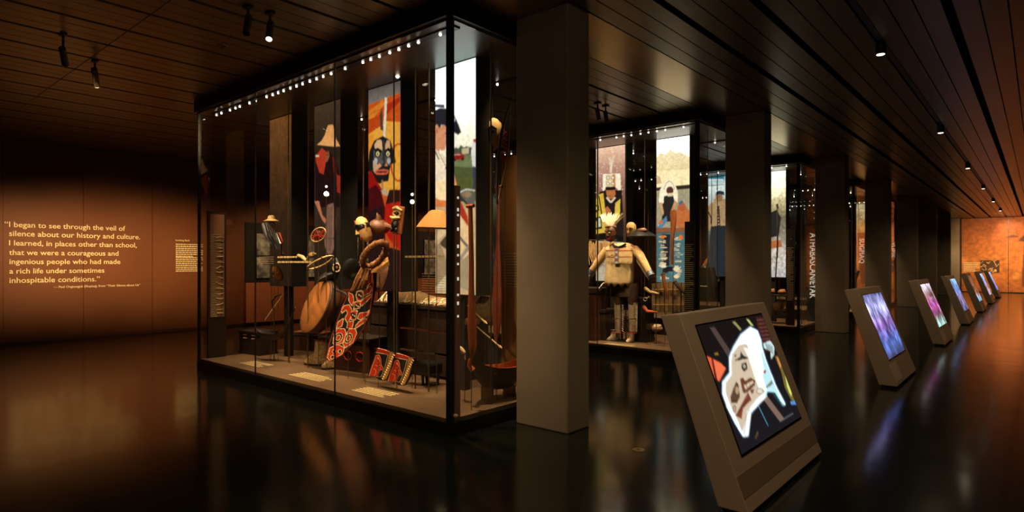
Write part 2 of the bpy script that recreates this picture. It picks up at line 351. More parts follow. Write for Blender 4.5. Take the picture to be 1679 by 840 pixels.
# columns
for k in range(8):
    y = 4.49 + 5.18 * k if k < 7 else FARY - .37
    o = MB().box(-3.83, -3.22, y, y + .35, 0, CEIL).build('column', M['column'], None, bevel=.012)
    structure(o, ['nearest square plaster column beside the big glass case', 'second plaster column, behind the big touchscreen', 'third plaster column beside the long vertical case title', 'fourth plaster column beside the SUGPIAQ title',
                  'fifth plaster column beside the last lit case', 'sixth plaster column in the row', 'seventh plaster column in the row', 'pale lit column against the orange end wall'][k])

# quote on the left wall
WP = X0 + .034
def wline(text, xa, ya, xb, yb, wgt=.006):
    a, b = atx(xa, ya, WP), atx(xb, yb, WP); z = (a.z + b.z) / 2
    lettering(text, 'quote_line', M['ink'], wl, (WP, a.y, z), (WP, b.y, z), weight=wgt)
s = 1 / 3.36
for text, xa, ya, xb, yb in (
    ('\u201cI began to see through the veil of', 25, 145, 690, 160), ('silence about our history and culture.', 50, 193, 772, 209),
    ('I learned, in places other than school,', 50, 243, 753, 256), ('that we were a courageous and', 50, 296, 653, 301),
    ('ingenious people who had made', 52, 346, 663, 347), ('a rich life under sometimes', 52, 397, 575, 396),
    ('inhospitable conditions.\u201d', 52, 450, 550, 443), ('\u2014 Paul Ongtooguk (I\u00f1upiaq), from \u201cTheir Silence about Us\u201d', 295, 478, 772, 468),
    ('Looking Back', 968, 220, 1045, 221)):
    wline(text, xa * s, 330 + ya * s, xb * s, 330 + yb * s)
a, b, c = atx(288.2, 399, WP), atx(334, 400.5, WP), atx(288.2, 422, WP)
text_bars('text_block', M['ink'], wl, (WP, a.y, a.z), (0, b.y - a.y, 0), (0, 0, c.z - a.z), 7, .5, 3)
a2, c2 = atx(288.2, 419.5, WP), atx(288.2, 445, WP)
text_bars('text_block', M['ink'], wl, (WP, a2.y, a2.z - .02), (0, b.y - a.y, 0), (0, 0, c2.z - a2.z), 8, .5, 4)
# photo boards and terracotta dado further along the left wall
structure(MB().box(X0, X0 + .10, 7.1, 16.5, .06, 1.05).build('trim_1', M['terracotta']), 'terracotta coloured board along the foot of the left wall')
structure(MB().box(X0, X0 + .06, 7.1, 16.5, 1.06, 2.55).build('trim_2', M['walld']), 'dark band behind the small photographs')
ordn = ['first', 'second', 'third', 'fourth', 'fifth', 'sixth', 'seventh', 'eighth']
for i in range(8):
    y = 7.35 + i * 1.1
    t = thing('photo_board', (X0 + .06, y, 1.15), f'small black and white photograph, {ordn[i]} on the dark band from the quotation', 'photo', 'photographs on the left wall')
    MB().box(X0 + .06, X0 + .09, y, y + .85, 1.15, 2.3).build('backing_board', M['black'], t)
    cv = Cv((X0 + .092, y + .02, 2.28), (0, .81, 0), (0, 0, -1.11), 28, 40, (150, 145, 138)); z = cv.noise(14, .9); cv.noise(7, .6)
    cv.c[(cv.v > .48) & (cv.v < .53)] = lin((30, 26, 22)); cv.build('print', PRINT, t)

# far wall photograph
P = Cv((-3.15, FARY - .02, CEIL - .02), (6.7, 0, 0), (0, 0, -(CEIL - .06)), 200, 120, (186, 104, 44))
P.vgrad([(0, (150, 78, 36)), (.35, (186, 104, 46)), (.62, (205, 122, 52)), (1, (176, 98, 40))])
P.ell(1570 + 505 / 5.25, 340 + 590 / 5.25, 7, 5.5, (226, 150, 74)); P.blur(2); P.noise(90, .35); P.noise(40, .2)
q = lambda *v: [(1570 + v[i] / 5.25, 340 + v[i + 1] / 5.25) for i in range(0, len(v), 2)]
P.poly(q(415, 258, 470, 236, 520, 245, 525, 258, 470, 262), (104, 54, 30)); P.poly(q(520, 298, 545, 260, 600, 225, 640, 250, 600, 300, 545, 290), (78, 46, 30))
P.poly(q(575, 300, 640, 290, 700, 330, 720, 520, 700, 690, 552, 680, 560, 470), (112, 60, 32)); P.blur(1)
pm = thing('wall_photograph', (0, FARY - .01, 0), 'huge orange toned landscape photograph filling the end wall', 'mural')
MB().box(-3.2, 3.58, FARY - .018, FARY, .04, CEIL - .01).build('backing_board', M['walld'], pm)
P.build('print', PRINT, pm)
xj = at(1653.5, 431, FARY).x
MB().box(xj - .012, xj + .012, FARY - .024, FARY - .019, .04, CEIL - .02).build('panel_joint', M['black'], pm)
a, b = at(1580, 430, FARY - .03), at(1607, 446, FARY - .03)
text_bars('text_block', M['ink'], pm, a, (b.x - a.x, 0, 0), (0, 0, b.z - a.z), 6, .5, 9)
a, b = at(1607.3, 427, FARY - .04), at(1638.7, 447.3, FARY - .04)
t = thing('wall_map', (a.x, FARY - .03, b.z), 'small brown map with pale lines on the orange end wall', 'map')
MB().box(a.x, b.x, FARY - .04, FARY - .02, b.z, a.z).build('board', M['wood_dk'], t)
cv = Cv((a.x, FARY - .045, a.z), (b.x - a.x, 0, 0), (0, 0, b.z - a.z), 60, 40, (74, 46, 28))
r = random.Random(5)
for i in range(16):
    x, y = r.uniform(1607, 1634), r.uniform(427, 444); pts = [(x, y)]
    for j in range(3): x += r.uniform(-4, 5); y += r.uniform(-4, 4); pts.append((x, y))
    cv.line(pts, .9, (226, 170, 100))
cv.poly([(1630, 442), (1634, 442), (1634, 446), (1630, 446)], (220, 180, 130)); cv.build('print', PRINT, t)

# ------------------------------------------------------------------ display cases
CASES = ['tall glass display case nearest the viewer, full of masks and regalia', 'second glass display case, with the beaded tunic behind its panes', 'third glass display case, behind the second column',
         'fourth glass display case, beside the SUGPIAQ title', 'fifth glass display case, beside the YUP\u2019IK title']
CX0, CX1, CY0, CY1, ZB, ZT = -9.28, -3.97, 3.75, 5.67, .15, 3.72
def make_case():
    t = thing('display_case', (CX1, CY0, 0), CASES[0], 'display case', 'glass display cases along the aisle')
    MB().box(CX0 - .02, CX1 + .02, CY0 - .02, CY1 + .02, 0.004, .12).build('plinth', M['plinth'], t)
    MB().box(CX0 + .01, CX1 - .01, CY0 + .01, CY1 - .01, .12, ZB).build('deck', M['deck'], t)
    MB().box(CX0 - .05, CX1 + .05, CY0 - .05, CY1 + .05, ZT + .02, CEIL - .002).build('canopy', M['canopy'], t)
    MB().box(CX0 + .005, CX1 - .005, CY0 + .005, CY1 - .005, ZT, ZT + .02).build('soffit', M['soffit'], t)
    slot = MB().box(-9.12, -4.05, 3.865, 3.95, ZT - .012, ZT).build('light_slot', M['black'], t)
    slot2 = MB().box(-9.12, -4.05, 5.42, 5.49, ZT - .012, ZT).build('light_slot', M['black'], t)
    led = None
    for px in (355, 363, 377, 386, 393, 409, 419, 437, 447, 456, 465, 476, 486, 496, 508, 519, 530, 543, 566, 595, 608, 622, 639, 654, 670, 686, 722):
        d = ray(px, 100); X = d.x * (3.91 / d.y)
        if led is None:
            led = MB().lathe((X, 3.91, ZT - .03), [(.004, 0), (.011, .002), (.011, .018)], 8).build('led_spot', M['led'], slot); X0_ = X
        else:
            o = led.copy(); COL.objects.link(o); o.parent = slot; o.location.x = X - X0_
    for i in range(9):
        o = led.copy(); COL.objects.link(o); o.parent = slot2; o.location.x = -4.4 - .55 * i - X0_; o.location.y = 5.455 - 3.91
    xs = [CX0, -7.57, -5.78, CX1]; g = .006
    for a, b in zip(xs[:-1], xs[1:]):
        MB().box(a + g, b - g, CY0 - .006, CY0 + .006, .12, ZT).build('glass_pane', M['glass'], t)
        MB().box(a + g, b - g, CY1 - .006, CY1 + .006, .12, ZT).build('glass_pane', M['glass'], t)
    for X in (CX0, CX1): MB().box(X - .006, X + .006, CY0 + .012, CY1 - .012, .12, ZT).build('glass_pane', M['glass'], t)
    for X in xs[1:3]:
        for Y in (CY0, CY1): MB().box(X - .005, X + .005, Y - .008, Y + .008, .12, ZT).build('pane_joint', M['black'], t)
    MB().box(CX1 - .03, CX1 + .022, CY0 - .022, CY0 + .03, .10, ZT + .005).build('corner_post', M['black'], t)
    MB().box(CX0 - .015, CX0 + .02, CY0 - .015, CY0 + .02, .10, ZT + .005).build('corner_post', M['black'], t)
    for X in (CX0, CX1): MB().box(X - .015, X + .015, CY1 - .015, CY1 + .015, .10, ZT).build('corner_post', M['black'], t)
    for sx in (-.07, .055): MB().ell((CX1 + sx * .6, CY0 + .035, .185), .03, .02, .018, 8, 5).build('glass_clamp', M['brass'], t)
    for px in (473, 505, 596, 646, 681, 703, 805):
        d = ray(px, 100); X = d.x * (4.42 / d.y)
        if X < CX1 - .05: MB().tube([(X, 4.42, ZB), (X, 4.42, ZT)], .008, 8).build('support_pole', M['steel'], t)
    return t
case = make_case()
cases = [case]
for c in range(1, 5):
    o = dup(case, (0, PITCH * c, 0)); o['label'] = CASES[c]; cases.append(o)

# tall lightboxes with photographs
MY = 4.62
def lightbox(c, i, paint, label):
    x1 = -4.49 - 1.245 * i; x0 = x1 - .64; y = MY + PITCH * c
    t = thing('mural_lightbox', ((x0 + x1) / 2, y, 1.2), label, 'mural', 'tall photographs inside the glass cases')
    MB().box(x0, x1, y, y + .26, 1.2, ZT - .002).build('shell', M['lightbox'], t)
    cv = Cv((x0 + .006, y - .006, ZT - .008), (x1 - x0 - .012, 0, 0), (0, 0, -(ZT - 1.216)), 110, 400)
    paint(cv); cv.blur(3); cv.noise(20, .10); cv.noise(55, .09); cv.build('backlit_print', BACKLIT, t)
    # a suspension hanger down to the deck
    MB().box((x0 + x1) / 2 - .05, (x0 + x1) / 2 + .05, y + .08, y + .18, .15, 1.2).build('pedestal', M['lightbox'], t)
    return t
def Q(ox, oy, k): return lambda *v: [(ox + v[i] / k, oy + v[i + 1] / k) for i in range(0, len(v), 2)]
def paint_boy(c):
    c.vgrad([(0, (225, 255, 250), 1.9), (.12, (255, 255, 255), 1.9), (.3, (255, 250, 225), 1.25), (.43, (250, 238, 200), 1.0), (.46, (190, 190, 140)), (1, (120, 110, 90))])
    q = Q(690, 90, 3.5)
    c.poly(q(185, 535, 330, 535, 330, 840, 185, 840), (118, 126, 84)); c.poly(q(185, 640, 330, 650, 330, 840, 185, 800), (84, 92, 52)); c.noise(30, .12)
    c.poly(q(185, 545, 200, 530, 215, 540, 230, 515, 245, 532, 262, 525, 280, 530, 320, 535, 320, 572, 185, 575), (84, 84, 66)); c.poly(q(235, 540, 275, 532, 276, 568, 236, 570), (206, 190, 150))
    c.poly(q(184, 575, 205, 563, 232, 563, 250, 580, 250, 600, 184, 606), (150, 34, 24)); c.line(q(186, 574, 230, 572), 1.2, (220, 190, 170)); c.ell(*q(195, 604)[0], 2, 2, (20, 15, 14)); c.ell(*q(240, 600)[0], 2, 2, (20, 15, 14))
    c.poly(q(76, 283, 135, 285, 136, 305, 76, 300), (66, 70, 84))
    c.poly(q(76, 320, 110, 305, 155, 308, 186, 340, 206, 390, 160, 420, 135, 425, 118, 400, 108, 480, 76, 500), (40, 38, 48))
    c.poly(q(105, 420, 130, 400, 152, 418, 153, 440, 157, 462, 150, 480, 153, 505, 146, 520, 138, 545, 120, 552, 110, 540, 104, 570, 76, 560, 76, 480), (228, 152, 110))
    c.ell(*q(92, 432)[0], 3.4, 9, (232, 160, 118)); c.ell(*q(92, 436)[0], 1.6, 5, (196, 116, 80)); c.line(q(138, 452, 152, 450), 1.2, (60, 36, 28)); c.line(q(140, 505, 152, 503), 1, (180, 84, 70))
    c.poly(q(160, 335, 190, 340, 215, 395, 232, 445, 214, 460, 190, 447, 160, 425, 140, 400), (34, 34, 44)); c.ell(*q(190, 372)[0], 2.4, 3.6, (190, 190, 196))
    c.poly(q(76, 540, 104, 555, 150, 600, 172, 660, 184, 720, 196, 840, 76, 840), (252, 230, 196), k=1.05); c.line(q(78, 545, 104, 600), 2, (60, 56, 60)); c.line(q(100, 560, 145, 640, 150, 650), .9, (70, 60, 56)); c.ell(*q(145, 650)[0], 1.5, 2.2, (50, 46, 50))
    c.poly(q(183, 655, 200, 720, 215, 790, 200, 790, 186, 740), (230, 156, 118)); c.poly(q(186, 780, 225, 800, 255, 845, 190, 840), (52, 54, 66))
    c.poly(q(300, 490, 320, 480, 320, 645, 296, 640, 288, 560), (236, 228, 222)); c.poly(q(300, 485, 320, 482, 320, 500, 305, 505), (190, 40, 30)); c.poly(q(298, 640, 320, 645, 320, 780, 300, 780), (60, 66, 86))
    q = Q(690, 310, 4.42)
    c.poly(q(92, 110, 188, 130, 400, 130, 400, 860, 92, 860), (206, 178, 150)); c.poly(q(92, 60, 140, 80, 188, 84, 188, 132, 92, 130), (222, 132, 76))
    c.poly(q(265, 15, 320, 0, 390, 10, 395, 130, 345, 125, 290, 70), (96, 100, 104)); c.line(q(268, 32, 330, 2, 392, 12), 2, (214, 226, 230)); c.ell(*q(335, 40)[0], 8, 5, (150, 126, 100))
    c.poly(q(250, 80, 290, 90, 340, 200, 346, 280, 310, 260, 272, 160), (176, 54, 40)); c.line(q(250, 10, 350, 130), 3.4, (60, 50, 50))
    c.poly(q(254, 150, 350, 280, 350, 500, 254, 500), (238, 206, 168)); c.line(q(254, 320, 350, 430), 4.5, (112, 104, 100)); c.line(q(350, 420, 254, 545), 6, (160, 150, 140))
    c.poly(q(254, 560, 350, 470, 350, 745, 254, 700), (166, 152, 130)); c.line(q(92, 375, 188, 285), 9, (226, 204, 170)); c.poly(q(130, 400, 188, 330, 188, 440), (80, 66, 56)); c.poly(q(92, 420, 140, 390, 188, 520, 188, 620, 92, 730), (160, 140, 116)); c.poly(q(92, 730, 185, 620, 185, 735), (208, 196, 176))
    c.noise(24, .08); c.c[c.v > .5] *= np.array((1.1, .97, .74))
def paint_mask(c):
    q = Q(560, 20, 2.8); c.vgrad([(0, (92, 84, 80)), (.1, (140, 128, 118)), (.14, (222, 100, 40)), (1, (190, 70, 24))])
    c.poly(q(110, 430, 270, 370, 270, 520, 110, 580), (206, 84, 24)); c.poly(q(110, 470, 190, 400, 200, 420, 120, 520), (226, 128, 40)); c.poly(q(200, 430, 270, 385, 270, 410, 205, 470), (176, 44, 18))
    c.poly(q(110, 560, 190, 500, 270, 505, 270, 830, 110, 840), (240, 168, 62)); c.poly(q(110, 500, 180, 470, 185, 520, 110, 570), (196, 72, 22))
    for k in (0, 1, 2, 3): c.line(q(120 + 4 * k, 440 + 30 * k, 268, 378 + 32 * k), 1, (150, 50, 20), .6)
    c.ring(*q(262, 690)[0], 14, 32, 3, (196, 66, 24), (240, 168, 62)); c.poly(q(110, 570, 150, 560, 130, 700, 110, 720), (240, 150, 44))
    c.line(q(204, 392, 196, 580), 3.8, (238, 220, 190)); c.poly(q(176, 470, 186, 440, 192, 545, 178, 540), (80, 60, 50))
    c.poly(q(120, 720, 128, 640, 150, 590, 190, 568, 225, 590, 240, 640, 250, 690, 225, 700, 215, 775, 150, 790, 130, 760), (30, 28, 26))
    q = Q(500, 180, 5.25)
    c.poly(q(598, 300, 620, 262, 650, 258, 662, 270, 668, 360, 640, 350, 600, 330), (226, 178, 132)); c.poly(q(692, 300, 705, 264, 728, 262, 735, 330, 700, 350, 690, 350), (222, 170, 124))
    c.poly(q(585, 440, 640, 420, 668, 440, 668, 480, 640, 500, 600, 545, 588, 520), (206, 164, 124)); c.poly(q(590, 350, 665, 350, 668, 480, 620, 470, 592, 420), (86, 84, 78)); c.poly(q(688, 350, 735, 350, 735, 480, 690, 480), (84, 82, 76))
    c.poly(q(598, 345, 625, 326, 665, 350, 660, 372, 630, 352, 605, 362), (20, 18, 18)); c.poly(q(690, 345, 720, 326, 740, 350, 735, 362, 715, 350, 694, 370), (20, 18, 18))
    for ex in (627, 714): c.ell(*q(ex, 380)[0], 5, 5.6, (22, 20, 20)); c.ell(*q(ex, 380)[0], 2.8, 4, (232, 214, 150)); c.ell(*q(ex, 382)[0], 1.2, 2.2, (20, 18, 18))
    c.poly(q(668, 260, 690, 260, 692, 470, 705, 485, 655, 488, 668, 460), (52, 50, 48)); c.poly(q(624, 488, 640, 458, 662, 488), (232, 140, 96)); c.poly(q(686, 486, 700, 456, 712, 486), (222, 130, 90))
    c.ell(*q(610, 440)[0], 3, 5, (186, 180, 170)); c.ell(*q(722, 440)[0], 3, 5, (176, 170, 160))
    c.poly(q(600, 540, 612, 518, 680, 512, 722, 520, 716, 550, 680, 560, 615, 558), (214, 96, 66)); c.poly(q(604, 540, 640, 528, 716, 530, 700, 542, 640, 545), (70, 22, 18))
    c.poly(q(590, 560, 720, 560, 700, 610, 640, 640, 590, 600), (32, 26, 24))
    q = Q(590, 180, 3.815); c.poly(q(48, 400, 70, 380, 95, 430, 140, 500, 130, 560, 150, 700, 48, 760), (150, 22, 16)); c.poly(q(48, 500, 100, 470, 135, 520, 160, 620, 160, 900, 48, 900), (74, 14, 14)); c.poly(q(48, 640, 140, 600, 155, 900, 48, 900), (38, 20, 20))
    c.poly(q(132, 505, 160, 495, 180, 520, 178, 540, 150, 535), (200, 172, 140)); c.line(q(140, 440, 142, 500), 2.5, (170, 120, 90)); c.poly(q(160, 590, 252, 570, 252, 880, 215, 850, 150, 760), (184, 30, 18)); c.poly(q(185, 500, 252, 500, 252, 575, 160, 592), (48, 22, 18))
    c.poly(q(48, 820, 252, 880, 252, 1400, 48, 1400), (40, 22, 20)); c.noise(20, .1)
def paint_hat(c):
    c.vgrad([(0, (74, 56, 38)), (.25, (48, 35, 23)), (.6, (60, 43, 28)), (1, (38, 27, 19))])
    q = Q(500, 180, 5.25); c.poly(q(90, 400, 145, 330, 215, 365, 260, 420, 300, 560, 300, 840, 90, 840), (36, 18, 16)); c.poly(q(90, 400, 145, 330, 188, 365, 182, 440, 160, 560, 125, 540, 95, 450), (188, 58, 34)); c.poly(q(92, 392, 122, 392, 122, 405, 92, 406), (220, 210, 190))
    c.poly(q(180, 365, 205, 355, 212, 400, 195, 445, 176, 450), (150, 86, 52)); c.line(q(180, 385, 205, 390), 1, (40, 20, 14)); c.poly(q(235, 400, 262, 430, 275, 560, 245, 540), (120, 28, 20)); c.poly(q(272, 560, 305, 570, 305, 720, 276, 710), (158, 46, 32))
    c.poly(q(215, 132, 222, 128, 242, 131, 252, 180, 268, 250, 302, 314, 250, 318, 103, 302, 140, 272, 170, 220, 188, 160, 200, 134), (240, 168, 98))
    c.poly(q(236, 150, 246, 155, 262, 250, 240, 240, 222, 250, 230, 190), (214, 140, 74), .6)
    q = Q(500, 330, 6.46); c.poly(q(100, 0, 150, 0, 185, 150, 225, 190, 215, 240, 180, 195), (196, 116, 84)); c.poly(q(235, 40, 300, 20, 330, 200, 315, 480, 285, 560, 240, 560, 210, 480, 205, 380, 225, 220), (138, 98, 78))
    for k in (0, 1, 2): c.line(q(250 + 18 * k, 60, 240 + 20 * k, 300, 250 + 10 * k, 520), .7, (90, 50, 42))
    c.line(q(205, 395, 320, 395), 1, (60, 36, 28)); c.noise(16, .12)
def paint_dim(c):
    c.vgrad([(0, (122, 76, 36)), (.3, (84, 52, 26)), (.6, (58, 38, 22)), (1, (44, 29, 18))]); c.noise(8, .2); c.noise(30, .15)
def paint_chief(c):
    c.vgrad([(0, (236, 190, 160), 1.25), (.15, (206, 156, 132)), (.35, (150, 100, 84)), (.6, (90, 60, 46)), (1, (50, 36, 28))]); q = Q(960, 200, 4.2)
    r = random.Random(3)
    for i in range(150): c.ell(975 + r.random() * 46, 240 + r.random() * 150, .8, .8, (255, 236, 214), .9)
    for x0, x1 in ((160, 172), (170, 178), (185, 178), (196, 182)): c.line(q(x0, 240, x1, 300, x1 - 4, 350), 1.1, (252, 236, 200))
    c.poly(q(120, 360, 240, 355, 244, 480, 205, 450, 140, 450, 118, 500), (252, 236, 206), k=1.15); c.poly(q(140, 365, 205, 358, 208, 450, 140, 450), (244, 216, 170)); c.poly(q(186, 362, 205, 360, 206, 445, 190, 448), (226, 130, 70))
    for ex in (155, 188): c.ring(*q(ex, 385)[0], 3.2, 3.2, 1, (150, 120, 90), (250, 240, 210)); c.ring(*q(ex, 425)[0], 3, 3, .9, (170, 130, 96), (250, 236, 200))
    c.poly(q(60, 560, 100, 480, 140, 470, 250, 470, 262, 700, 262, 840, 55, 840), (40, 30, 28)); c.poly(q(140, 455, 205, 452, 206, 500, 190, 530, 158, 530, 144, 500), (196, 116, 64)); c.poly(q(138, 448, 206, 446, 206, 468, 140, 472), (38, 26, 24)); c.line(q(158, 512, 186, 510), 1, (110, 50, 34))
    c.line(q(145, 520, 175, 555, 205, 520), 3, (236, 210, 180)); c.poly(q(132, 600, 150, 580, 175, 610, 170, 650, 140, 640), (196, 110, 72))
    c.poly(q(92, 500, 122, 490, 140, 640, 150, 760, 55, 775, 58, 560), (232, 190, 70)); c.poly(q(205, 560, 240, 530, 236, 660, 200, 660), (238, 200, 80)); c.line(q(92, 510, 112, 640, 128, 690), 2, (30, 24, 20))
    c.poly(q(62, 570, 92, 575, 95, 612, 62, 630), (30, 26, 22)); c.poly(q(66, 582, 85, 585, 86, 600, 66, 612), (240, 214, 140)); c.poly(q(58, 660, 108, 650, 114, 735, 58, 745), (30, 26, 22)); c.poly(q(85, 665, 102, 662, 106, 722, 88, 725), (206, 214, 190)); c.poly(q(62, 685, 76, 682, 78, 730, 62, 732), (240, 206, 110)); c.poly(q(55, 775, 150, 760, 260, 790, 260, 840, 55, 820), (26, 20, 18))
    c.poly(q(50, 815, 260, 830, 260, 1150, 50, 1150), (196, 180, 150)); 
    for k in range(14): c.line(q(60 + 14 * k, 830, 40 + 14 * k, 1000), .9, (90, 80, 66))
    c.noise(20, .08)
def paint_water(c):
    c.vgrad([(0, (255, 252, 240), 2.0), (.12, (255, 246, 220), 1.7), (.28, (252, 226, 168), 1.15), (.36, (240, 200, 150)), (.42, (214, 180, 140)), (.5, (150, 140, 116)), (.7, (84, 116, 120)), (1, (66, 116, 130))]); q = Q(1050, 200, 4.667)
    c.poly(q(105, 300, 150, 240, 190, 250, 230, 215, 270, 240, 300, 230, 380, 270, 380, 385, 105, 400), (246, 220, 160), .8); c.poly(q(105, 395, 180, 375, 378, 360, 378, 480, 260, 500, 105, 505), (255, 232, 180), k=1.2); c.poly(q(105, 400, 150, 420, 165, 470, 105, 480), (206, 150, 110), .6)
    c.poly(q(105, 505, 378, 480, 378, 512, 240, 520, 105, 532), (60, 46, 40)); c.poly(q(105, 535, 378, 512, 378, 860, 105, 860), (176, 164, 130)); c.noise(26, .14)
    c.poly(q(165, 560, 250, 560, 265, 640, 262, 760, 165, 770), (46, 40, 38)); c.poly(q(140, 600, 150, 520, 185, 460, 215, 440, 255, 460, 285, 530, 285, 620, 262, 600, 250, 560, 215, 560, 180, 570, 178, 620, 150, 640), (255, 240, 206), k=1.15)
    c.line(q(178, 520, 200, 465, 225, 452, 250, 475, 262, 520), .9, (150, 110, 80)); c.ell(*q(226, 525)[0], 6, 6.6, (96, 56, 40)); c.poly(q(205, 548, 248, 545, 245, 570, 210, 572), (240, 214, 180)); c.poly(q(145, 620, 165, 615, 180, 700, 168, 720), (226, 170, 120)); c.poly(q(262, 600, 282, 615, 250, 700, 235, 680), (220, 160, 112))
    c.poly(q(285, 640, 320, 600, 345, 640, 378, 690, 378, 850, 270, 800), (206, 116, 62)); c.ell(*q(318, 650)[0], 6, 7, (190, 100, 60)); c.poly(q(110, 820, 160, 760, 200, 720, 205, 760, 150, 830), (90, 140, 170)); c.ell(*q(158, 768)[0], 3, 3, (236, 110, 40)); c.poly(q(290, 620, 318, 600, 330, 615, 300, 640), (80, 110, 150))
    q = Q(1050, 370, 5.6); c.poly(q(118, 55, 420, 50, 420, 80, 118, 85), (30, 26, 26)); c.poly(q(118, 20, 300, 20, 420, 20, 420, 60, 118, 64), (150, 92, 62)); c.poly(q(118, 70, 420, 60, 420, 520, 118, 520), (84, 116, 116)); c.poly(q(195, 80, 275, 80, 265, 380, 300, 430, 200, 440, 215, 330), (46, 40, 42))
    r = random.Random(8)
    for i in range(46):
        y = 95 + i * 8.8; x = r.choice((200, 215, 330, 345)) + r.uniform(-22, 22); w_ = r.uniform(10, 34); c.line(q(x - w_, y, x + w_, y + r.uniform(-3, 3)), .8 + .9 * r.random() * (1 + i / 30), (244, 214, 170))
    for i in range(26): y = r.uniform(90, 500); x = r.uniform(130, 400); c.line(q(x - 26, y, x + 26, y), .7, r.choice(((40, 84, 100), (110, 160, 168))))
    c.ell(*q(205, 105)[0], 3.4, 2.8, (240, 120, 40)); c.ell(*q(371, 108)[0], 3.4, 4, (246, 120, 34)); c.ell(*q(268, 400)[0], 9, 4.5, (36, 32, 34)); c.ell(*q(210, 375)[0], 5, 2.4, (250, 232, 190)); c.ell(*q(330, 400)[0], 6, 3, (246, 224, 180)); c.ell(*q(330, 475)[0], 4, 1.8, (250, 220, 170)); c.ell(*q(210, 475)[0], 5, 2, (240, 214, 170))
def paint_coat(c):
    c.vgrad([(0, (150, 200, 220), 1.1), (.1, (240, 250, 250), 1.5), (.3, (214, 220, 206)), (.6, (110, 116, 110)), (1, (60, 66, 64))]); q = Q(1050, 200, 4.667)
    c.poly(q(500, 415, 640, 415, 640, 445, 500, 440), (60, 150, 176)); 
    for k in range(9): c.ell(*q(505 + 15 * k, 443)[0], 1.6, 1.6, (250, 255, 255), 1, 0, 1.3)
    c.line(q(500, 490, 640, 480), .9, (110, 110, 100)); c.line(q(588, 440, 586, 520), .9, (110, 110, 100))
    c.poly(q(500, 690, 530, 630, 580, 600, 640, 610, 640, 830, 500, 830), (222, 172, 124)); c.poly(q(560, 590, 660, 590, 700, 700, 690, 840, 545, 840), (226, 182, 134)); c.ell(*q(602, 575)[0], 6, 7.5, (190, 140, 100)); c.poly(q(575, 560, 582, 535, 605, 526, 640, 535, 642, 562, 610, 552), (50, 70, 90)); c.poly(q(585, 650, 605, 640, 612, 800, 590, 800), (110, 70, 60))
    for k in range(7): c.ell(*q(582 + 3 * k, 640 + 24 * k)[0], 1, 1, (240, 224, 190))
    c.line(q(520, 690, 545, 740, 540, 780), 2.4, (90, 60, 44)); c.poly(q(540, 800, 700, 790, 700, 1200, 500, 1200), (54, 60, 66)); c.noise(16, .15)
def paint_crowd(c):
    c.vgrad([(0, (255, 255, 240), 2.0), (.15, (255, 246, 200), 1.6), (.3, (206, 190, 140)), (.45, (120, 110, 84)), (.6, (150, 140, 120)), (.75, (220, 206, 190)), (1, (196, 190, 186))]); c.noise(18, .4); c.noise(40, .25); q = Q(1240, 250, 2.71)
    c.poly(q(60, 270, 90, 255, 110, 290, 100, 370, 60, 380), (44, 42, 40)); c.poly(q(30, 330, 60, 320, 70, 420, 30, 430), (60, 50, 44)); c.line(q(97, 235, 95, 470), 1, (50, 44, 40)); c.poly(q(55, 395, 110, 390, 115, 420, 55, 430), (190, 110, 60)); c.poly(q(0, 300, 40, 280, 55, 460, 0, 480), (80, 84, 90))
def paint_plain(top, mid, low):
    def f(c): c.vgrad([(0, top, 1.2), (.3, mid), (1, low)]); c.noise(9, .35); c.noise(30, .2)
    return f
lightbox(0, 0, paint_boy, 'bright photograph of a boy in a dark cap before a white sky')
lightbox(0, 1, paint_mask, 'photograph of a dancer in a dark carved mask and red cape')
lightbox(0, 2, paint_hat, 'dim photograph of a dancer in a tall orange hat')
lightbox(0, 3, paint_dim, 'dim plain brown photograph at the far left of the nearest case')
lightbox(1, 0, paint_water, 'bright photograph of a man in white bending over blue water')
lightbox(1, 1, paint_chief, 'photograph of a dancer in a yellow bordered robe and pale crest headdress')
lightbox(1, 2, paint_plain((70, 96, 110), (60, 70, 76), (40, 40, 40)), 'dim blue grey photograph left of the yellow robed dancer')
lightbox(2, 0, paint_crowd, 'bright photograph of dark figures under a white sky, behind the second column')
lightbox(2, 1, paint_coat, 'photograph of a man in a pale coat and blue cap')
lightbox(3, 0, paint_plain((255, 230, 170), (220, 130, 90), (150, 80, 50)), 'orange and cream photograph above the SUGPIAQ title')
lightbox(4, 0, paint_plain((255, 240, 190), (240, 190, 110), (170, 84, 36)), 'cream and orange photograph above the YUP\u2019IK title')

# index panels and culture titles
def index_panel(x0, x1, y, z0, z1, label, zt):
    t = thing('index_panel', ((x0 + x1) / 2, y, .15), label, 'text panel', 'index panels inside the cases')
    bd = MB().box(x0, x1, y, y + .04, .15, z1).build('board', M['wood_dk'], t)
    text_bars('text_rows', M['tan'], bd, (x0 + .01, y - .003, zt), (x1 - x0 - .02, 0, 0), (0, 0, z0 - zt), 34, .4, 5)
    return t
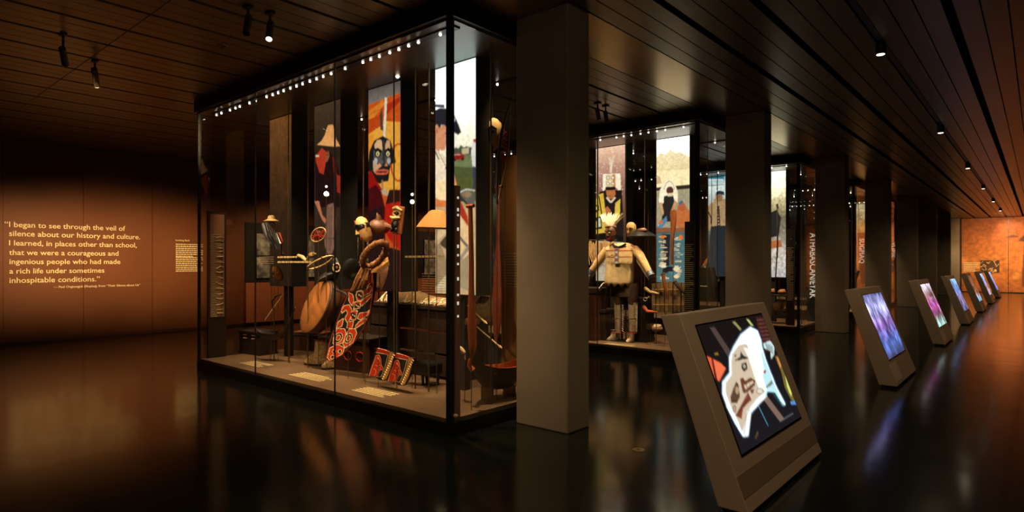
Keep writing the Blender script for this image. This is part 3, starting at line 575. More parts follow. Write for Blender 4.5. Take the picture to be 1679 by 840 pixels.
# left panel of the first case stands along the end pane, facing into the case
t = thing('index_panel', (-9.2, 4.15, .15), 'dark index panel with rows of pale text at the left end of the nearest case', 'text panel', 'index panels inside the cases')
ya, yb = atx(341, 431, -9.2).y, atx(371, 431, -9.2).y; z1 = atx(355, 347, -9.2).z; zt = atx(355, 384, -9.2).z; zb = atx(355, 520, -9.2).z
MB().box(-9.24, -9.2, ya, yb, .15, z1).build('board', M['wood_dk'], t)
MB().box(-9.2, -9.196, ya + .03, yb - .03, zb, z1 - .04).build('print_sheet', mat('index_sheet', (150, 104, 66), .6), t)
text_bars('text_rows', M['tan'], t, (-9.194, ya + .04, zt), (0, (yb - ya) * .55, 0), (0, 0, zb - zt), 48, .45, 2)
r = random.Random(4)
for i in range(16):
    zc = zt + (zb - zt) * (i + .5) / 16; yc = yb - .1
    MB().tube([(-9.193, yc - .05 + r.uniform(-.01, .02), zc + r.uniform(-.02, .02)), (-9.193, yc, zc + r.uniform(-.02, .02)), (-9.193, yc + .05, zc + r.uniform(-.02, .02))], r.uniform(.004, .009), 5).build('picture_mark', M['tan'], t)
t = thing('index_panel', (-4.0, 3.9, .15), 'narrow index panel edge with pale dashes just right of the nearest corner post', 'text panel', 'index panels inside the cases')
MB().box(-4.03, -3.995, 3.84, 3.9, .15, 2.25).build('board', mat('index_edge', (150, 104, 84), .5), t)
mb = MB(); r = random.Random(6); z = 2.15
while z > 1.0: mb.box(-3.995, -3.992, 3.86, 3.88, z - r.choice((.02, .03)), z); z -= r.uniform(.05, .16)
o = mb.build('text_rows', M['inkw'], t); o['kind'] = 'stuff'
index_panel(-4.25, -4.09, 3.75 + PITCH + .15, .78, 2.2, 'narrow index panel with pale text left of the second case corner post', 1.85)
index_panel(-4.28, -4.12, 3.75 + 2 * PITCH + .2, .7, 2.3, 'narrow index panel with pale text inside the third case corner', 1.9)
index_panel(-4.26, -4.12, 3.75 + 3 * PITCH + .2, .7, 2.2, 'narrow index panel with pale text inside the fourth case corner', 2.1)
def title(x0, x1, y, z1, z0, text, zt, zb, label, m):
    t = thing('case_title', ((x0 + x1) / 2, y, .15), label, 'sign', 'upright culture titles at the case ends')
    bd = MB().box(x0, x1, y, y + .04, .15, z1).build('board', m, t)
    lettering(text, 'lettering', M['inkw'], bd, (x0 + (x1 - x0) * .30, y - .003, zt), (x0 + (x1 - x0) * .30, y - .003, zb), up=Vector((1, 0, 0)), size=(x1 - x0) * .9, weight=.01)
    return t
SY = 1.56
title(-4.225, -3.99, 3.75 + 2 * PITCH + SY, 2.42, .3, 'ATHABASCAN/EYAK', 2.26, .70, 'black upright board titled ATHABASCAN/EYAK beside the third column', M['lightbox'])
title(-4.19, -3.99, 3.75 + 3 * PITCH + SY, 2.46, .3, 'SUGPIAQ', 2.28, 1.53, 'brown upright board titled SUGPIAQ beside the fourth column', mat('title_brown', (104, 66, 36), .6))
title(-4.19, -3.99, 3.75 + 4 * PITCH + SY, 2.5, .3, 'YUP\u2019IK', 2.3, 1.72, 'orange upright board titled YUP\u2019IK beside the fifth column', mat('title_orange', (170, 90, 40), .6))

# ------------------------------------------------------------------ touchscreen kiosks along the aisle
KN = ['big leaning touchscreen nearest the viewer, showing a carved helmet', 'second leaning touchscreen, blue and violet picture', 'third leaning touchscreen, magenta and brown picture', 'fourth leaning touchscreen, pale blue picture',
      'fifth leaning touchscreen, brown picture with a cyan patch', 'sixth leaning touchscreen, second from the far end', 'seventh leaning touchscreen, farthest down the aisle']
def kiosk(y0, k):
    L = 1.62 if k == 0 else 1.54; t = thing('touchscreen_kiosk', (-1.42, y0 + L / 2, 0), KN[k], 'touchscreen', 'leaning touchscreens along the aisle')
    fx = lambda z: -1.31 - .38 * (z - .0)                # front plane
    y1 = y0 + L; prof = [(fx(.03), .03), (fx(1.215), 1.215), (-1.905, 1.20), (-1.515, .03)]
    MB().loft([[(x, y, z) for x, z in prof] for y in (y0, y1)]).build('body', M['kiosk'], t, bevel=.006)
    MB().box(-1.49, -1.34, y0 + .02, y1 - .02, 0, .03).build('plinth', M['black'], t)
    up = Vector((-.38, 0, 1)).normalized(); N = Vector((1, 0, .38)).normalized()
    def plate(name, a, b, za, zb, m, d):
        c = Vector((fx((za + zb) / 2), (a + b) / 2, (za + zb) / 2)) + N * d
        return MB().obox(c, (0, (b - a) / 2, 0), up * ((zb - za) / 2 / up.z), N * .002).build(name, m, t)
    sy0, sy1 = (3.885, 5.15) if k == 0 else (y0 + .17, y1 - .16)
    bz = plate('screen_bezel', sy0 - .01, sy1 + .01, .315, 1.135, M['bezel'], .001)
    if k == 0: plate('lower_strip', y0 + .004, y1 - .004, .115, .24, M['kiosk_dk'], .0005)  # slightly darker strip across the lower front
    else: plate('reflection_patch', y0 + .06, y0 + .5, .07, .28, M['kiosk_lt'], .0005)  # reflected light put into a paler patch low on the front
    zt, zb = 1.125, .33; A = Vector((fx(zt), sy0, zt)) + N * .0045; D = Vector((fx(zb), sy0, zb)) + N * .0045
    n = 230 if k == 0 else 60
    cv = Cv(A, (0, sy1 - sy0, 0), D - A, n, int(n * .72)); return bz, cv
def paint_helmet(c):
    q = Q(1140, 520, 3.82); c.vgrad([(0, (26, 20, 18)), (1, (30, 27, 32))])
    c.poly(q(380, 0, 500, 0, 545, 200, 440, 220, 400, 130), (70, 28, 24)); c.poly(q(230, 30, 250, 30, 290, 75, 280, 85), (150, 150, 90)); c.poly(q(320, 15, 335, 15, 365, 55, 350, 55), (190, 200, 120))
    r = random.Random(2)
    for i in range(7): c.line(q(385 + 8 * i, 20 + 24 * i, 430 + 14 * i, 16 + 23 * i), 1.2, (120, 92, 84), .8)
    c.poly(q(90, 66, 120, 62, 235, 235, 205, 250), (82, 66, 62)); c.poly(q(425, 515, 450, 495, 555, 635, 530, 655), (128, 104, 92)); c.line(q(530, 655, 640, 590), 1, (120, 120, 120))
    c.poly(q(70, 245, 110, 262, 135, 400, 112, 405), (240, 96, 60)); c.poly(q(112, 265, 160, 290, 192, 322, 150, 402, 138, 395), (250, 120, 78)); c.line(q(106, 262, 130, 400), 2.5, (50, 24, 20)); c.poly(q(120, 232, 142, 226, 145, 236, 122, 240), (170, 130, 40))
    c.poly(q(500, 250, 530, 230, 560, 300, 580, 420, 620, 500, 640, 545, 600, 520, 560, 440, 540, 350), (120, 104, 48)); c.poly(q(575, 300, 600, 360, 640, 470, 636, 530, 600, 470), (226, 96, 50)); c.poly(q(560, 350, 580, 330, 610, 450, 600, 500, 575, 440), (214, 226, 120)); c.poly(q(510, 255, 530, 240, 545, 300, 530, 320), (214, 140, 80)); c.ell(*q(520, 212)[0], 2, 2, (180, 230, 255)); c.poly(q(595, 530, 640, 525, 638, 548, 600, 550), (90, 150, 220))
    o = q(345, 62, 390, 85, 412, 140, 420, 190, 440, 260, 470, 340, 510, 440, 565, 545, 552, 558, 500, 470, 450, 465, 440, 500, 390, 550, 345, 610, 335, 700, 330, 745, 300, 748, 250, 665, 200, 565, 172, 480, 172, 405, 215, 350, 212, 250, 240, 185, 285, 110)
    c.line(o + [o[0]], 3.2, (70, 110, 140), .8); c.poly(o, (236, 252, 255), k=1.25)
    c.poly(q(232, 232, 270, 180, 320, 165, 352, 250, 384, 340, 404, 420, 440, 466, 385, 515, 325, 595, 305, 690, 296, 725, 262, 640, 218, 550, 190, 470, 192, 412, 228, 362, 226, 280), (216, 196, 170))
    c.poly(q(300, 190, 345, 200, 384, 330, 442, 466, 400, 455, 362, 350, 330, 250), (250, 250, 242), k=1.05)
    c.poly(q(415, 200, 440, 280, 470, 350, 505, 450, 545, 545, 500, 465, 450, 460, 425, 380, 410, 280), (176, 232, 240), .8)
    c.poly(q(240, 275, 280, 250, 285, 215, 300, 240, 335, 258, 280, 272), (58, 50, 48)); c.poly(q(240, 245, 258, 230, 255, 252), (110, 90, 70)); c.poly(q(290, 290, 320, 285, 328, 325, 305, 345, 290, 320), (50, 42, 40)); c.poly(q(298, 300, 314, 297, 318, 315, 302, 322), (180, 170, 150))
    c.poly(q(280, 385, 300, 380, 310, 400, 350, 380, 376, 400, 372, 430, 330, 470, 300, 480, 290, 440), (110, 60, 44)); c.poly(q(305, 430, 360, 398, 366, 412, 315, 455), (222, 204, 170)); c.line(q(318, 424, 328, 446), .8, (110, 60, 44)); c.line(q(338, 412, 346, 436), .8, (110, 60, 44))
    c.poly(q(220, 500, 255, 405, 270, 420, 280, 500, 262, 540, 225, 540), (86, 58, 44)); c.ell(*q(262, 460)[0], 3, 6, (190, 160, 120)); c.poly(q(250, 620, 330, 470, 352, 520, 300, 570, 290, 640), (134, 66, 46))
    for k in range(4): c.line(q(262 + 14 * k, 612 - 14 * k, 300 + 14 * k, 540 - 14 * k), 1, (70, 34, 26), .8)
    for k in range(7): c.line(q(225, 430 + 14 * k, 330, 425 + 14 * k), .6, (150, 126, 100), .6)
    c.ring(*q(245, 575)[0], 3, 6, 1.2, (60, 40, 30), (200, 170, 140)); c.ring(*q(405, 465)[0], 6, 5, 1.3, (150, 120, 96), (235, 225, 205)); c.poly(q(345, 455, 368, 450, 365, 475, 350, 482), (120, 80, 50))
    c.poly(q(425, 330, 445, 335, 440, 355, 425, 350), (176, 60, 44)); c.poly(q(440, 440, 480, 395, 486, 420, 450, 445), (120, 120, 110)); c.poly(q(425, 165, 470, 150, 495, 185, 494, 235, 475, 265, 470, 215, 430, 195), (206, 232, 230)); 
    for k in range(6): c.line(q(440 + 8 * k, 165 + 3 * k, 452 + 7 * k, 205 + 6 * k), .8, (40, 44, 44))
    c.line(q(395, 555, 455, 680), .8, (90, 180, 210)); c.poly(q(335, 610, 440, 500, 455, 490, 350, 600, 333, 745, 300, 745, 318, 640), (250, 240, 240), k=1.2); c.line(q(305, 735, 320, 620, 340, 580), 1, (170, 110, 96))
    c.poly(q(560, 555, 545, 560, 490, 470, 475, 470, 540, 560, 548, 565, 500, 490), (40, 70, 80)); c.line(q(375, 760, 392, 720), 1, (120, 96, 50)); c.line(q(380, 764, 396, 726), .8, (90, 70, 40))
    c.line(o[-12:-4], 2.2, (120, 190, 220), .7); c.line(o[-12:-4], 1.0, (255, 255, 255), 1, 1.5); c.line(o[8:12], 2, (150, 230, 240), .6)
    c.poly(q(330, 80, 375, 85, 400, 150, 410, 220, 430, 330, 415, 380, 385, 320, 355, 230, 325, 170, 290, 165, 300, 120), (240, 255, 255), .9, 1.7)
def paint_screen(cols, seed):
    def f(c):
        r = np.random.default_rng(seed); c.vgrad([(i / (len(cols) - 1), x) for i, x in enumerate(cols)])
        c.noise(7, .6); c.noise(24, .8); c.noise(14, .5)
        rr = random.Random(seed)
        for i in range(40):
            u, v = rr.random(), rr.random(); w_, h_ = rr.uniform(.01, .05), rr.uniform(.02, .1)
            c.uvpoly([(u, v), (u + w_, v + .02), (u + w_ * .7, v + h_), (u - .01, v + h_ * .8)], rr.choice(cols), .7, rr.uniform(.8, 1.6))
    return f
SCR = [paint_helmet, paint_screen([(70, 70, 110), (190, 190, 250), (150, 110, 190), (96, 120, 200), (60, 60, 90)], 1), paint_screen([(230, 220, 240), (150, 110, 100), (190, 90, 170), (110, 70, 80), (160, 210, 200)], 2),
       paint_screen([(150, 200, 235), (110, 130, 200), (120, 100, 130), (80, 84, 120)], 3), paint_screen([(120, 70, 44), (130, 80, 54), (150, 96, 70), (120, 190, 230)], 4), paint_screen([(180, 200, 240), (140, 150, 190), (170, 130, 150), (190, 180, 200)], 5), paint_screen([(190, 200, 240), (150, 130, 180), (120, 130, 200)], 6)]
for k, y in enumerate((3.71, 8.73, 13.78, 18.82, 23.9, 29.1, 34.3)):
    bz, cv = kiosk(y, k); SCR[k](cv); cv.blur(3 if k == 0 else 1); cv.c *= 1.0 if k == 0 else 1.35; cv.build('screen_image', SCREEN, bz)
p = onz(1047, 738, 0)
t = thing('floor_outlet', (p.x, p.y, 0), 'small round brass cover set in the dark floor', 'floor cover')
MB().lathe((p.x, p.y, 0), [(.05, 0), (.05, .004), (.042, .005), (.001, .005)], 20).build('cover_plate', M['brass'], t)
MB().lathe((p.x, p.y, .004), [(.014, 0), (.014, .003), (.001, .003)], 12).build('screw_cap', M['steel'], t)

# ceiling lamps
def downlight(x, y, label):
    x = -1.30
    t = thing('aisle_downlight', (x, y, CEIL), label, 'ceiling light', 'downlights in the aisle ceiling slot')
    MB().lathe((x, y, CEIL - .10), [(.045, 0), (.052, .01), (.052, .11)], 16).build('housing', M['black'], t); hs = t.children[0]
    MB().lathe((x, y, CEIL - .104), [(.002, 0), (.040, .001), (.040, .006)], 16).build('lens', M['ledbig'], hs)
names = ['nearest', 'second', 'third', 'fourth', 'fifth', 'sixth']
for k in range(6): downlight(-1.35, 7.59 + 5.27 * k, f'{names[k]} small lit downlight in the aisle ceiling slot')
MB().box(-1.312, -1.256, Y0, Y1 - .6, CEIL + .012, CEIL + .06).build('light_track', M['black'], ceiling)
def track_head(px, py, d, lit, label, L=.22, z=3.62):
    p = onz(px, py, z); d = Vector(d).normalized(); t = thing('track_spotlight', (p.x, p.y, CEIL), label, 'ceiling light', 'track spotlights over the left gallery')
    b = p - d * L
    hs = MB().tube([b, p], .032, 12).build('housing', M['housing'], t)
    MB().tube([p - d * .002, p + d * .004], .027, 12).build('lens', M['ledbig'] if lit else M['bezel'], hs)
    m_ = b + d * L * .3; MB().tube([m_, (m_.x, m_.y, CEIL)], .012, 8).build('stem', M['housing'], t)
    MB().box(m_.x - .05, m_.x + .05, m_.y - .025, m_.y + .025, CEIL - .02, CEIL).build('track_adapter', M['black'], t)
track_head(441, 64, (.28, -.2, -.62), True, 'lit track spotlight whose round lens shows, right one of a pair', .22)
track_head(404, 55, (.28, -.2, -.62), False, 'unlit dark track spotlight beside the bright one')
track_head(107, 106, (-.8, .3, -.5), True, 'track spotlight over the quotation, lens seen edge on as a short slanted line')
track_head(159, 142, (-.5, .25, -.7), True, 'track spotlight over the quotation, lens seen as a thin lit ellipse')
track_head(982, 196, (.0, .3, -.9), False, 'left one of two dark track spotlights by the second case', .16, 3.66)
track_head(995, 200, (.0, .3, -.9), False, 'right one of two dark track spotlights by the second case', .16, 3.66)
p = onz(365, 76, CEIL - .005)
t = thing('ceiling_vent', (p.x, p.y, CEIL), 'small pale slotted plate on the dark ceiling boards', 'vent')
MB().box(p.x - .07, p.x + .07, p.y - .03, p.y + .03, CEIL - .012, CEIL).build('plate', M['kiosk'], t)
for i in range(5): MB().box(p.x - .06 + .026 * i, p.x - .046 + .026 * i, p.y - .022, p.y + .022, CEIL - .015, CEIL - .012).build('slot', M['black'], t)

# ------------------------------------------------------------------ exhibits, nearest case
def wv(dx, dy, Y, x=600):
    """world vector of a photo-pixel step in the plane y = Y"""
    return at(x + dx, 431 + dy, Y) - at(x, 431, Y)
def rotm(rx=0, ry=0, rz=0): return Matrix.Rotation(rz, 3, 'Z') @ Matrix.Rotation(ry, 3, 'Y') @ Matrix.Rotation(rx, 3, 'X')
class LB(MB):
    """mesh built in a local frame (x right, -y towards the front, z up) placed by c, R, k"""
    def __init__(s, c, R, k=1.0): super().__init__(); s.C, s.R, s.k = Vector(c), R, k
    def build(s, *a, **kw):
        s.v = [tuple(s.C + s.R @ (Vector(v) * s.k)) for v in s.v]; return super().build(*a, **kw)
def item(name, p, label, cat, group=None, mount=True, deck=ZB):
    t = thing(name, (p[0], p[1], deck), label, cat, group)
    if mount and p[2] > deck + .1: rod(t, p, deck)
    return t
def face_mask(t, c, R, k, skin, brow, lipm, eyem=None, hair=None):
    b = LB(c, R, k); b.lathe((0, 0, 0), [(.02, -.14), (.055, -.13), (.085, -.09), (.10, -.02), (.105, .05), (.09, .11), (.05, .145), (.01, .155)], 18, 1, .72); b.build('face', skin, t, True)
    b = LB(c, R, k); b.loft([[(-.012, -.066, .05), (.012, -.066, .05), (.01, -.06, .05), (-.01, -.06, .05)], [(-.03, -.075, -.03), (.03, -.075, -.03), (.022, -.05, -.03), (-.022, -.05, -.03)]])
    b.add([(-.03, -.07, -.03), (.03, -.07, -.03), (0, -.108, -.022), (0, -.085, .03)], [(0, 1, 2), (0, 2, 3), (1, 3, 2), (0, 3, 1)]); b.build('nose', skin, t)
    for sx in (-1, 1):
        b = LB(c, R, k); b.tube([(sx * .015, -.082, .052), (sx * .045, -.079, .072), (sx * .08, -.05, .055)], [.008, .013, .005], 7); b.build('brow', brow, t, True)
        b = LB(c, R, k); b.ell((sx * .042, -.066, .028), .025, .014, .015, 12, 7); b.build('eye', eyem or brow, t, True)
        b = LB(c, R, k); b.tube([(sx * .10, .0, .05), (sx * .122, .012, .03), (sx * .105, .0, -.02)], .011, 7); b.build('ear', skin, t, True)
    b = LB(c, R, k); b.ell((0, -.066, -.078), .042, .014, .011, 12, 7); b.ell((0, -.064, -.096), .036, .014, .010, 12, 7); b.build('lips', lipm, t, True)
def circle_pts(c, A, B, n=28): return [Vector(c) + A * math.cos(2 * PI * i / n) + B * math.sin(2 * PI * i / n) for i in range(n)]
def round_axes(Y, a, b, x):
    A = wv(*a, Y, x); B = wv(*b, Y, x); d = math.sqrt(max(0, A.length_squared - B.length_squared)); return A, B + ray(x, 431).normalized() * d
FACE = rotm(0, 0, math.radians(25)) # turned towards the aisle

p = at(597, 377, 4.3); t = item('face_mask', p, 'ivory coloured human face mask with black eye band', 'mask')
face_mask(t, p, rotm(.35, -.15, -.5), 1.05, M['ivory'], M['blackp'], M['redp'])
b = LB(p, rotm(.35, -.15, -.5), 1.05); b.lathe((0, 0, 0), [(.104, .005), (.112, .012), (.113, .05), (.106, .058)], 18, 1, .74); b.build('eye_band', M['blackp'], t, True)
b = LB(p, rotm(.35, -.15, -.5), 1.05); b.ell((.0, -.062, .105), .02, .012, .028, 8, 5); b.build('brow_mark', M['redp'], t, True)
p = at(622, 372, 4.5); t = item('crest_hat', p, 'brown carved wooden hat with a pointed crest behind the ivory mask', 'hat')
b = LB(p, rotm(.2, .3, .3)); b.ell((0, 0, 0), .13, .12, .09); b.build('crown', M['maskw'], t, True)
b = LB(p, rotm(.2, .3, .3)); b.tube([(-.02, 0, .06), (-.03, 0, .12), (-.06, 0, .16)], [.05, .03, .006], 8).tube([(.08, 0, .03), (.17, -.02, .05), (.24, -.02, .03)], [.05, .025, .008], 8); b.build('crest', M['maskw'], t, True)
b = LB(p, rotm(.2, .3, .3)); b.ell((-.07, -.10, .01), .03, .02, .022, 10, 6); b.build('eye', M['bone'], t, True)
# carved frontlet
p = at(650.5, 361, 4.25); R_ = rotm(0, .14, .25); t = item('carved_frontlet', p, 'small upright carved plaque with one big eye and beak', 'carving')
LB(p, R_).box(-.075, .075, 0, .03, -.155, .155).build('board', M['wood'], t, bevel=.01)
b = LB(p, R_); b.tube(circle_pts((-.0, -.01, .07), Vector((.045, 0, 0)), Vector((0, 0, .03))), .011, 7, closed=True); b.build('eye_ring', M['bone'], t, True)
LB(p, R_).ell((0, -.012, .07), .018, .016, .016, 10, 6).build('pupil', M['blackp'], t, True)
b = LB(p, R_); b.tube([(-.06, -.01, .12), (0, -.03, .135), (.06, -.01, .11)], [.012, .02, .01], 8); b.build('brow', M['bone'], t, True)
b = LB(p, R_); b.tube([(.05, -.015, .03), (-.02, -.045, .015), (-.07, -.03, .03)], [.012, .022, .01], 8); b.build('beak', M['bone'], t, True)
b = LB(p, R_); b.ell((-.005, -.02, -.06), .045, .03, .06, 12, 7).ell((-.03, -.03, -.11), .02, .02, .03, 8, 5).ell((.03, -.03, -.11), .02, .02, .03, 8, 5); b.build('crouching_figure', M['blackp'], t, True)
# cedar bark ring with its tail of cords
Y = 4.22; p = at(614, 418, Y); A, B = round_axes(Y, (17, -18), (10, 8), 614); t = item('bark_ring', p - A * .9, 'thick twisted cedar bark ring, tilted, above the painted red and black apron', 'neck ring')
b = MB(); n = 40; b.tube(circle_pts(p, A, B, n), [.036 + .005 * math.sin(i * 1.9) for i in range(n)], 10, closed=True); b.build('ring', M['bark'], t, True)
b = MB(); lashing = circle_pts(p, A, B, 14)
for i, c in enumerate(lashing):
    tang = (lashing[(i + 1) % 14] - lashing[i - 1]).normalized(); u = tang.orthogonal().normalized(); v = tang.cross(u)
    b.tube([c + u * .041 * math.cos(k * PI / 4) + v * .041 * math.sin(k * PI / 4) + tang * .004 * k for k in range(9)], .005, 5)
b.build('lashing', M['hide_dk'], t, True)
for (x0, y0, x1, y1, x2, y2) in ((598, 436, 592, 455, 580, 476), (602, 440, 596, 460, 588, 474), (607, 442, 600, 458, 594, 472), (594, 440, 585, 458, 577, 478)):
    MB().tube([at(x0, y0, Y), at(x1, y1, Y - .03), at(x2, y2, Y - .02)], [.02, .024, .014], 8).build('tail_cord', M['bark'], t, True)
# painted apron: a long leaf shape, red and black with white lines
q = Q(510, 380, 3.5); Y = 4.27
O = at(530, 436, Y); cv = Cv(O, Vector((at(612, 436, Y).x - O.x, 0, 0)), Vector((0, 0, at(530, 600, Y).z - O.z)), 110, 200, (26, 24, 24))
outline = q(345, 235, 343, 300, 330, 380, 312, 470, 272, 560, 215, 650, 160, 712, 100, 746, 82, 735, 90, 640, 110, 560, 148, 440, 190, 350, 240, 285, 300, 238)
WH, RD, BK = (240, 206, 150), (196, 52, 26), (30, 28, 28)
def outl(v, fill=RD, w_=1.1): pp = q(*v); cv.poly(pp, fill); cv.line(pp + [pp[0]], w_, WH)
for v in ((262, 250, 285, 235, 300, 240, 270, 285, 225, 320, 240, 290), (335, 245, 342, 250, 338, 290, 300, 320, 295, 300), (330, 310, 336, 330, 320, 352, 270, 372, 262, 360, 296, 330), (328, 358, 330, 372, 300, 400, 262, 430, 250, 410, 290, 378),
          (192, 350, 215, 362, 218, 400, 205, 428, 190, 400), (160, 428, 190, 420, 205, 450, 200, 490, 180, 530, 165, 500, 180, 470, 172, 452, 150, 470, 145, 455), (250, 470, 300, 462, 315, 450, 300, 480, 255, 510, 235, 500), (245, 520, 285, 500, 300, 505, 270, 530, 225, 560, 225, 545),
          (125, 560, 165, 560, 175, 590, 160, 640, 120, 660, 108, 640, 112, 590), (190, 562, 225, 560, 235, 585, 215, 640, 175, 670, 160, 650, 172, 600), (95, 670, 130, 650, 170, 668, 165, 700, 130, 730, 100, 742, 88, 725), (130, 520, 158, 500, 150, 545, 120, 560)): outl(v)
for v in ((240, 345, 270, 338, 282, 360, 262, 400, 238, 398, 232, 370), (222, 405, 258, 400, 252, 440, 215, 450), (205, 458, 238, 455, 225, 510, 198, 508), (185, 520, 215, 516, 205, 560, 176, 556)):
    outl(v, RD); 
for (x, y, a_, b_) in ((256, 368, 5, 6.5), (236, 428, 5, 4), (213, 484, 4, 6)):
    X_, Y_ = q(x, y)[0]; cv.ell(X_, Y_, a_, b_, BK, 1, -.4); cv.ell(X_ - 1.2, Y_ - 1, 1.2, 1.4, WH); cv.ell(X_ + 1.8, Y_ + 1, 1.2, 1.4, WH)
for (x, y, a_) in ((134, 612, 7.5), (188, 615, 7.5)):
    X_, Y_ = q(x, y)[0]; cv.ell(X_, Y_, a_ * .85, a_ * 1.2, WH, 1, .35); cv.ell(X_, Y_, a_ * .7, a_ * 1.05, BK, 1, .35); cv.ell(X_, Y_, a_ * .45, a_ * .7, WH, 1, .35); cv.ell(X_, Y_, a_ * .33, a_ * .55, RD, 1, .35)
for (x, y) in ((118, 690), (148, 690), (112, 722)): X_, Y_ = q(x, y)[0]; cv.ring(X_, Y_, 3, 3.6, .9, WH, BK)
cv.line(outline + [outline[0]], 1.5, (170, 60, 30)); cv.cut(outline)
p = at(571, 520, Y); t = item('painted_apron', p, 'long leaf shaped apron painted red and black with white lines', 'apron')
bend = lambda u, v: .05 * np.sin(np.pi * v) + .05 * (1 - (2 * u - 1) ** 2) * .6
cv.build('painted_face', PAINTED, t, bend, .012)
back = [(x + 3 + (3 if x > 560 else 0), y) for x, y in outline]
MB().prism([at(x, y, Y + .09) for x, y in back], (0, .03, 0)).build('backing', M['blackp'], t)
# fur boots
def boot(name, c, R, label, m, k=1.0, group=None):
    t = item(name, c, label, 'boot', group, False); rings = []
    for z, r, ry, y in ((.0, .055, .13, -.05), (.035, .06, .135, -.05), (.075, .058, .11, -.03), (.12, .058, .075, .0), (.2, .066, .07, .01), (.27, .07, .074, .015)):
        rings.append([(r * math.cos(2 * PI * i / 14), y + ry * math.sin(2 * PI * i / 14), z) for i in range(14)])
    b = LB(c, R, k); b.loft(rings); b.build('boot_body', m, t, True)
    b = LB(c, R, k); b.tube(circle_pts((0, .012, .262), Vector((.072, 0, 0)), Vector((0, .076, 0)), 16), .012, 6, closed=True); b.build('cuff', M['hide_dk'], t, True)
    b = LB(c, R, k); b.loft([[(r * math.cos(2 * PI * i / 14), -.05 + ry * math.sin(2 * PI * i / 14), z) for i in range(14)] for z, r, ry in ((-.0, .062, .138), (.018, .062, .138))]); b.build('sole', M['blackp'], t)
    return t
boot('fur_boot', onz(527, 599, ZB), rotm(0, 0, -1.1), 'left one of two shaggy fur boots under the painted apron', M['fur'], 1.4)
boot('fur_boot', onz(558, 603, ZB), rotm(0, 0, -.2), 'right one of two shaggy fur boots under the painted apron', M['fur'], 1.4)
# black bird mask
p = at(562, 441, 4.75); R_ = rotm(.1, 0, -.28); t = item('bird_mask', p, 'round black bird mask with a pale ringed eye', 'mask')
LB(p, R_).ell((0, .02, 0), .19, .24, .22, 20, 12).build('head', M['blackp'], t, True)
for sx in (-1, 1):
    b = LB(p, R_); b.tube(circle_pts((sx * .155, -.13, .03), Vector((.035 * .5, .05, 0)).normalized() * .045, Vector((0, 0, .055)), 18), .011, 7, closed=True); b.build('eye_ring', M['bone'], t, True)
    LB(p, R_).ell((sx * .155, -.125, .03), .016, .02, .02, 8, 5).build('pupil', M['maskw'], t, True)
b = LB(p, R_); b.loft([[(w_ * math.cos(2 * PI * i / 12), y, z + h * math.sin(2 * PI * i / 12)) for i in range(12)] for y, w_, h, z in ((-.16, .11, .09, -.05), (-.25, .075, .06, -.08), (-.33, .04, .035, -.11), (-.37, .012, .012, -.14))]); b.build('beak', M['blackp'], t, True)
# pale hoop
Y = 4.35; p = at(525, 431, Y); A, B = round_axes(Y, (21, -10), (2.5, 5), 525); t = item('pale_hoop', p - A, 'thin pale wooden hoop in front of the black bird mask', 'hoop')
MB().tube(circle_pts(p, A, B, 36), .012, 8, closed=True).build('hoop', M['bone'], t, True)
b = MB()
for a in (.6, 2.1, 3.6, 5.0):
    c = p + A * math.cos(a) + B * math.sin(a); b.ell(c, .02, .02, .02, 8, 5)
b.build('binding', M['hide_dk'], t, True)
# big hide vessel
Y = 4.5; p = at(522, 503, Y); A = wv(38, -38, Y, 522).normalized(); Nn = (Vector((-.5, -.85, .1))).normalized(); Nn = (Nn - A * Nn.dot(A)).normalized(); Bx = A.cross(Nn)
R_ = Matrix((Bx, A, Nn)).transposed(); t = item('hide_drum', p, 'big oval drum of stretched brown hide, tilted', 'drum')
b = LB(p, R_); b.lathe((0, 0, 0), [(1.0, .02), (.97, .045), (.85, .065), (.6, .08), (.3, .09), (.02, .092)], 30, .36, .43); b.build('hide_face', M['hide'], t, True)
b = LB(p, R_); b.lathe((0, 0, 0), [(.3, -.2), (.72, -.17), (.93, -.10), (1.0, .02), (.985, .05)], 30, .362, .432); b.build('hide_side', M['hide_dk'], t, True)
b = LB(p, R_); b.tube([(.36 * math.cos(a) * 1.0, .43 * math.sin(a), .035) for a in np.linspace(0, 2 * PI, 31)[:-1]], .009, 6, closed=True); b.build('rim_lacing', M['wood_dk'], t, True)
MB().tube([at(548, 474, 4.45), at(566, 482, 4.42), at(577, 496, 4.42), at(582, 510, 4.42)], [.014, .018, .016, .008], 7).build('carry_strap', M['grey'], t, True)
# hooks, bowl, boxes at the left
def hook(x0, y0, label, mir=1):
    Y = 4.35; p = at(x0, y0, Y); t = item('fish_hook', p, label, 'hook')
    MB().tube([at(x0 - 14 * mir, y0 + 20, Y), at(x0, y0, Y), at(x0 + 10 * mir, y0 - 14, Y), at(x0 + 14 * mir, y0 - 22, Y)], [.008, .012, .012, .006], 7).build('shank', M['bone'], t, True)
    MB().tube([at(x0 - 1 * mir, y0 + 2, Y - .01), at(x0 - 3 * mir, y0 - 10, Y - .02), at(x0 + 4 * mir, y0 - 19, Y - .02), at(x0 + 13 * mir, y0 - 22, Y - .01)], [.01, .013, .011, .006], 7).build('barb_arm', M['wood_dk'], t, True)
hook(449, 505, 'V shaped wooden halibut hook left of the brown drum')
p = onz(466, 556, .55); Y = p.y
t = item('feast_ladle', at(475, 520, 4.4), 'dark long handled ladle leaning left of the brown drum', 'ladle')
MB().tube([at(484, 505, 4.4), at(474, 530, 4.4), at(463, 551, 4.4)], [.008, .011, .02], 8).build('handle', M['wood_dk'], t, True)
MB().ell(at(459, 553, 4.4), .06, .045, .03).build('bowl', M['wood_dk'], t, True)
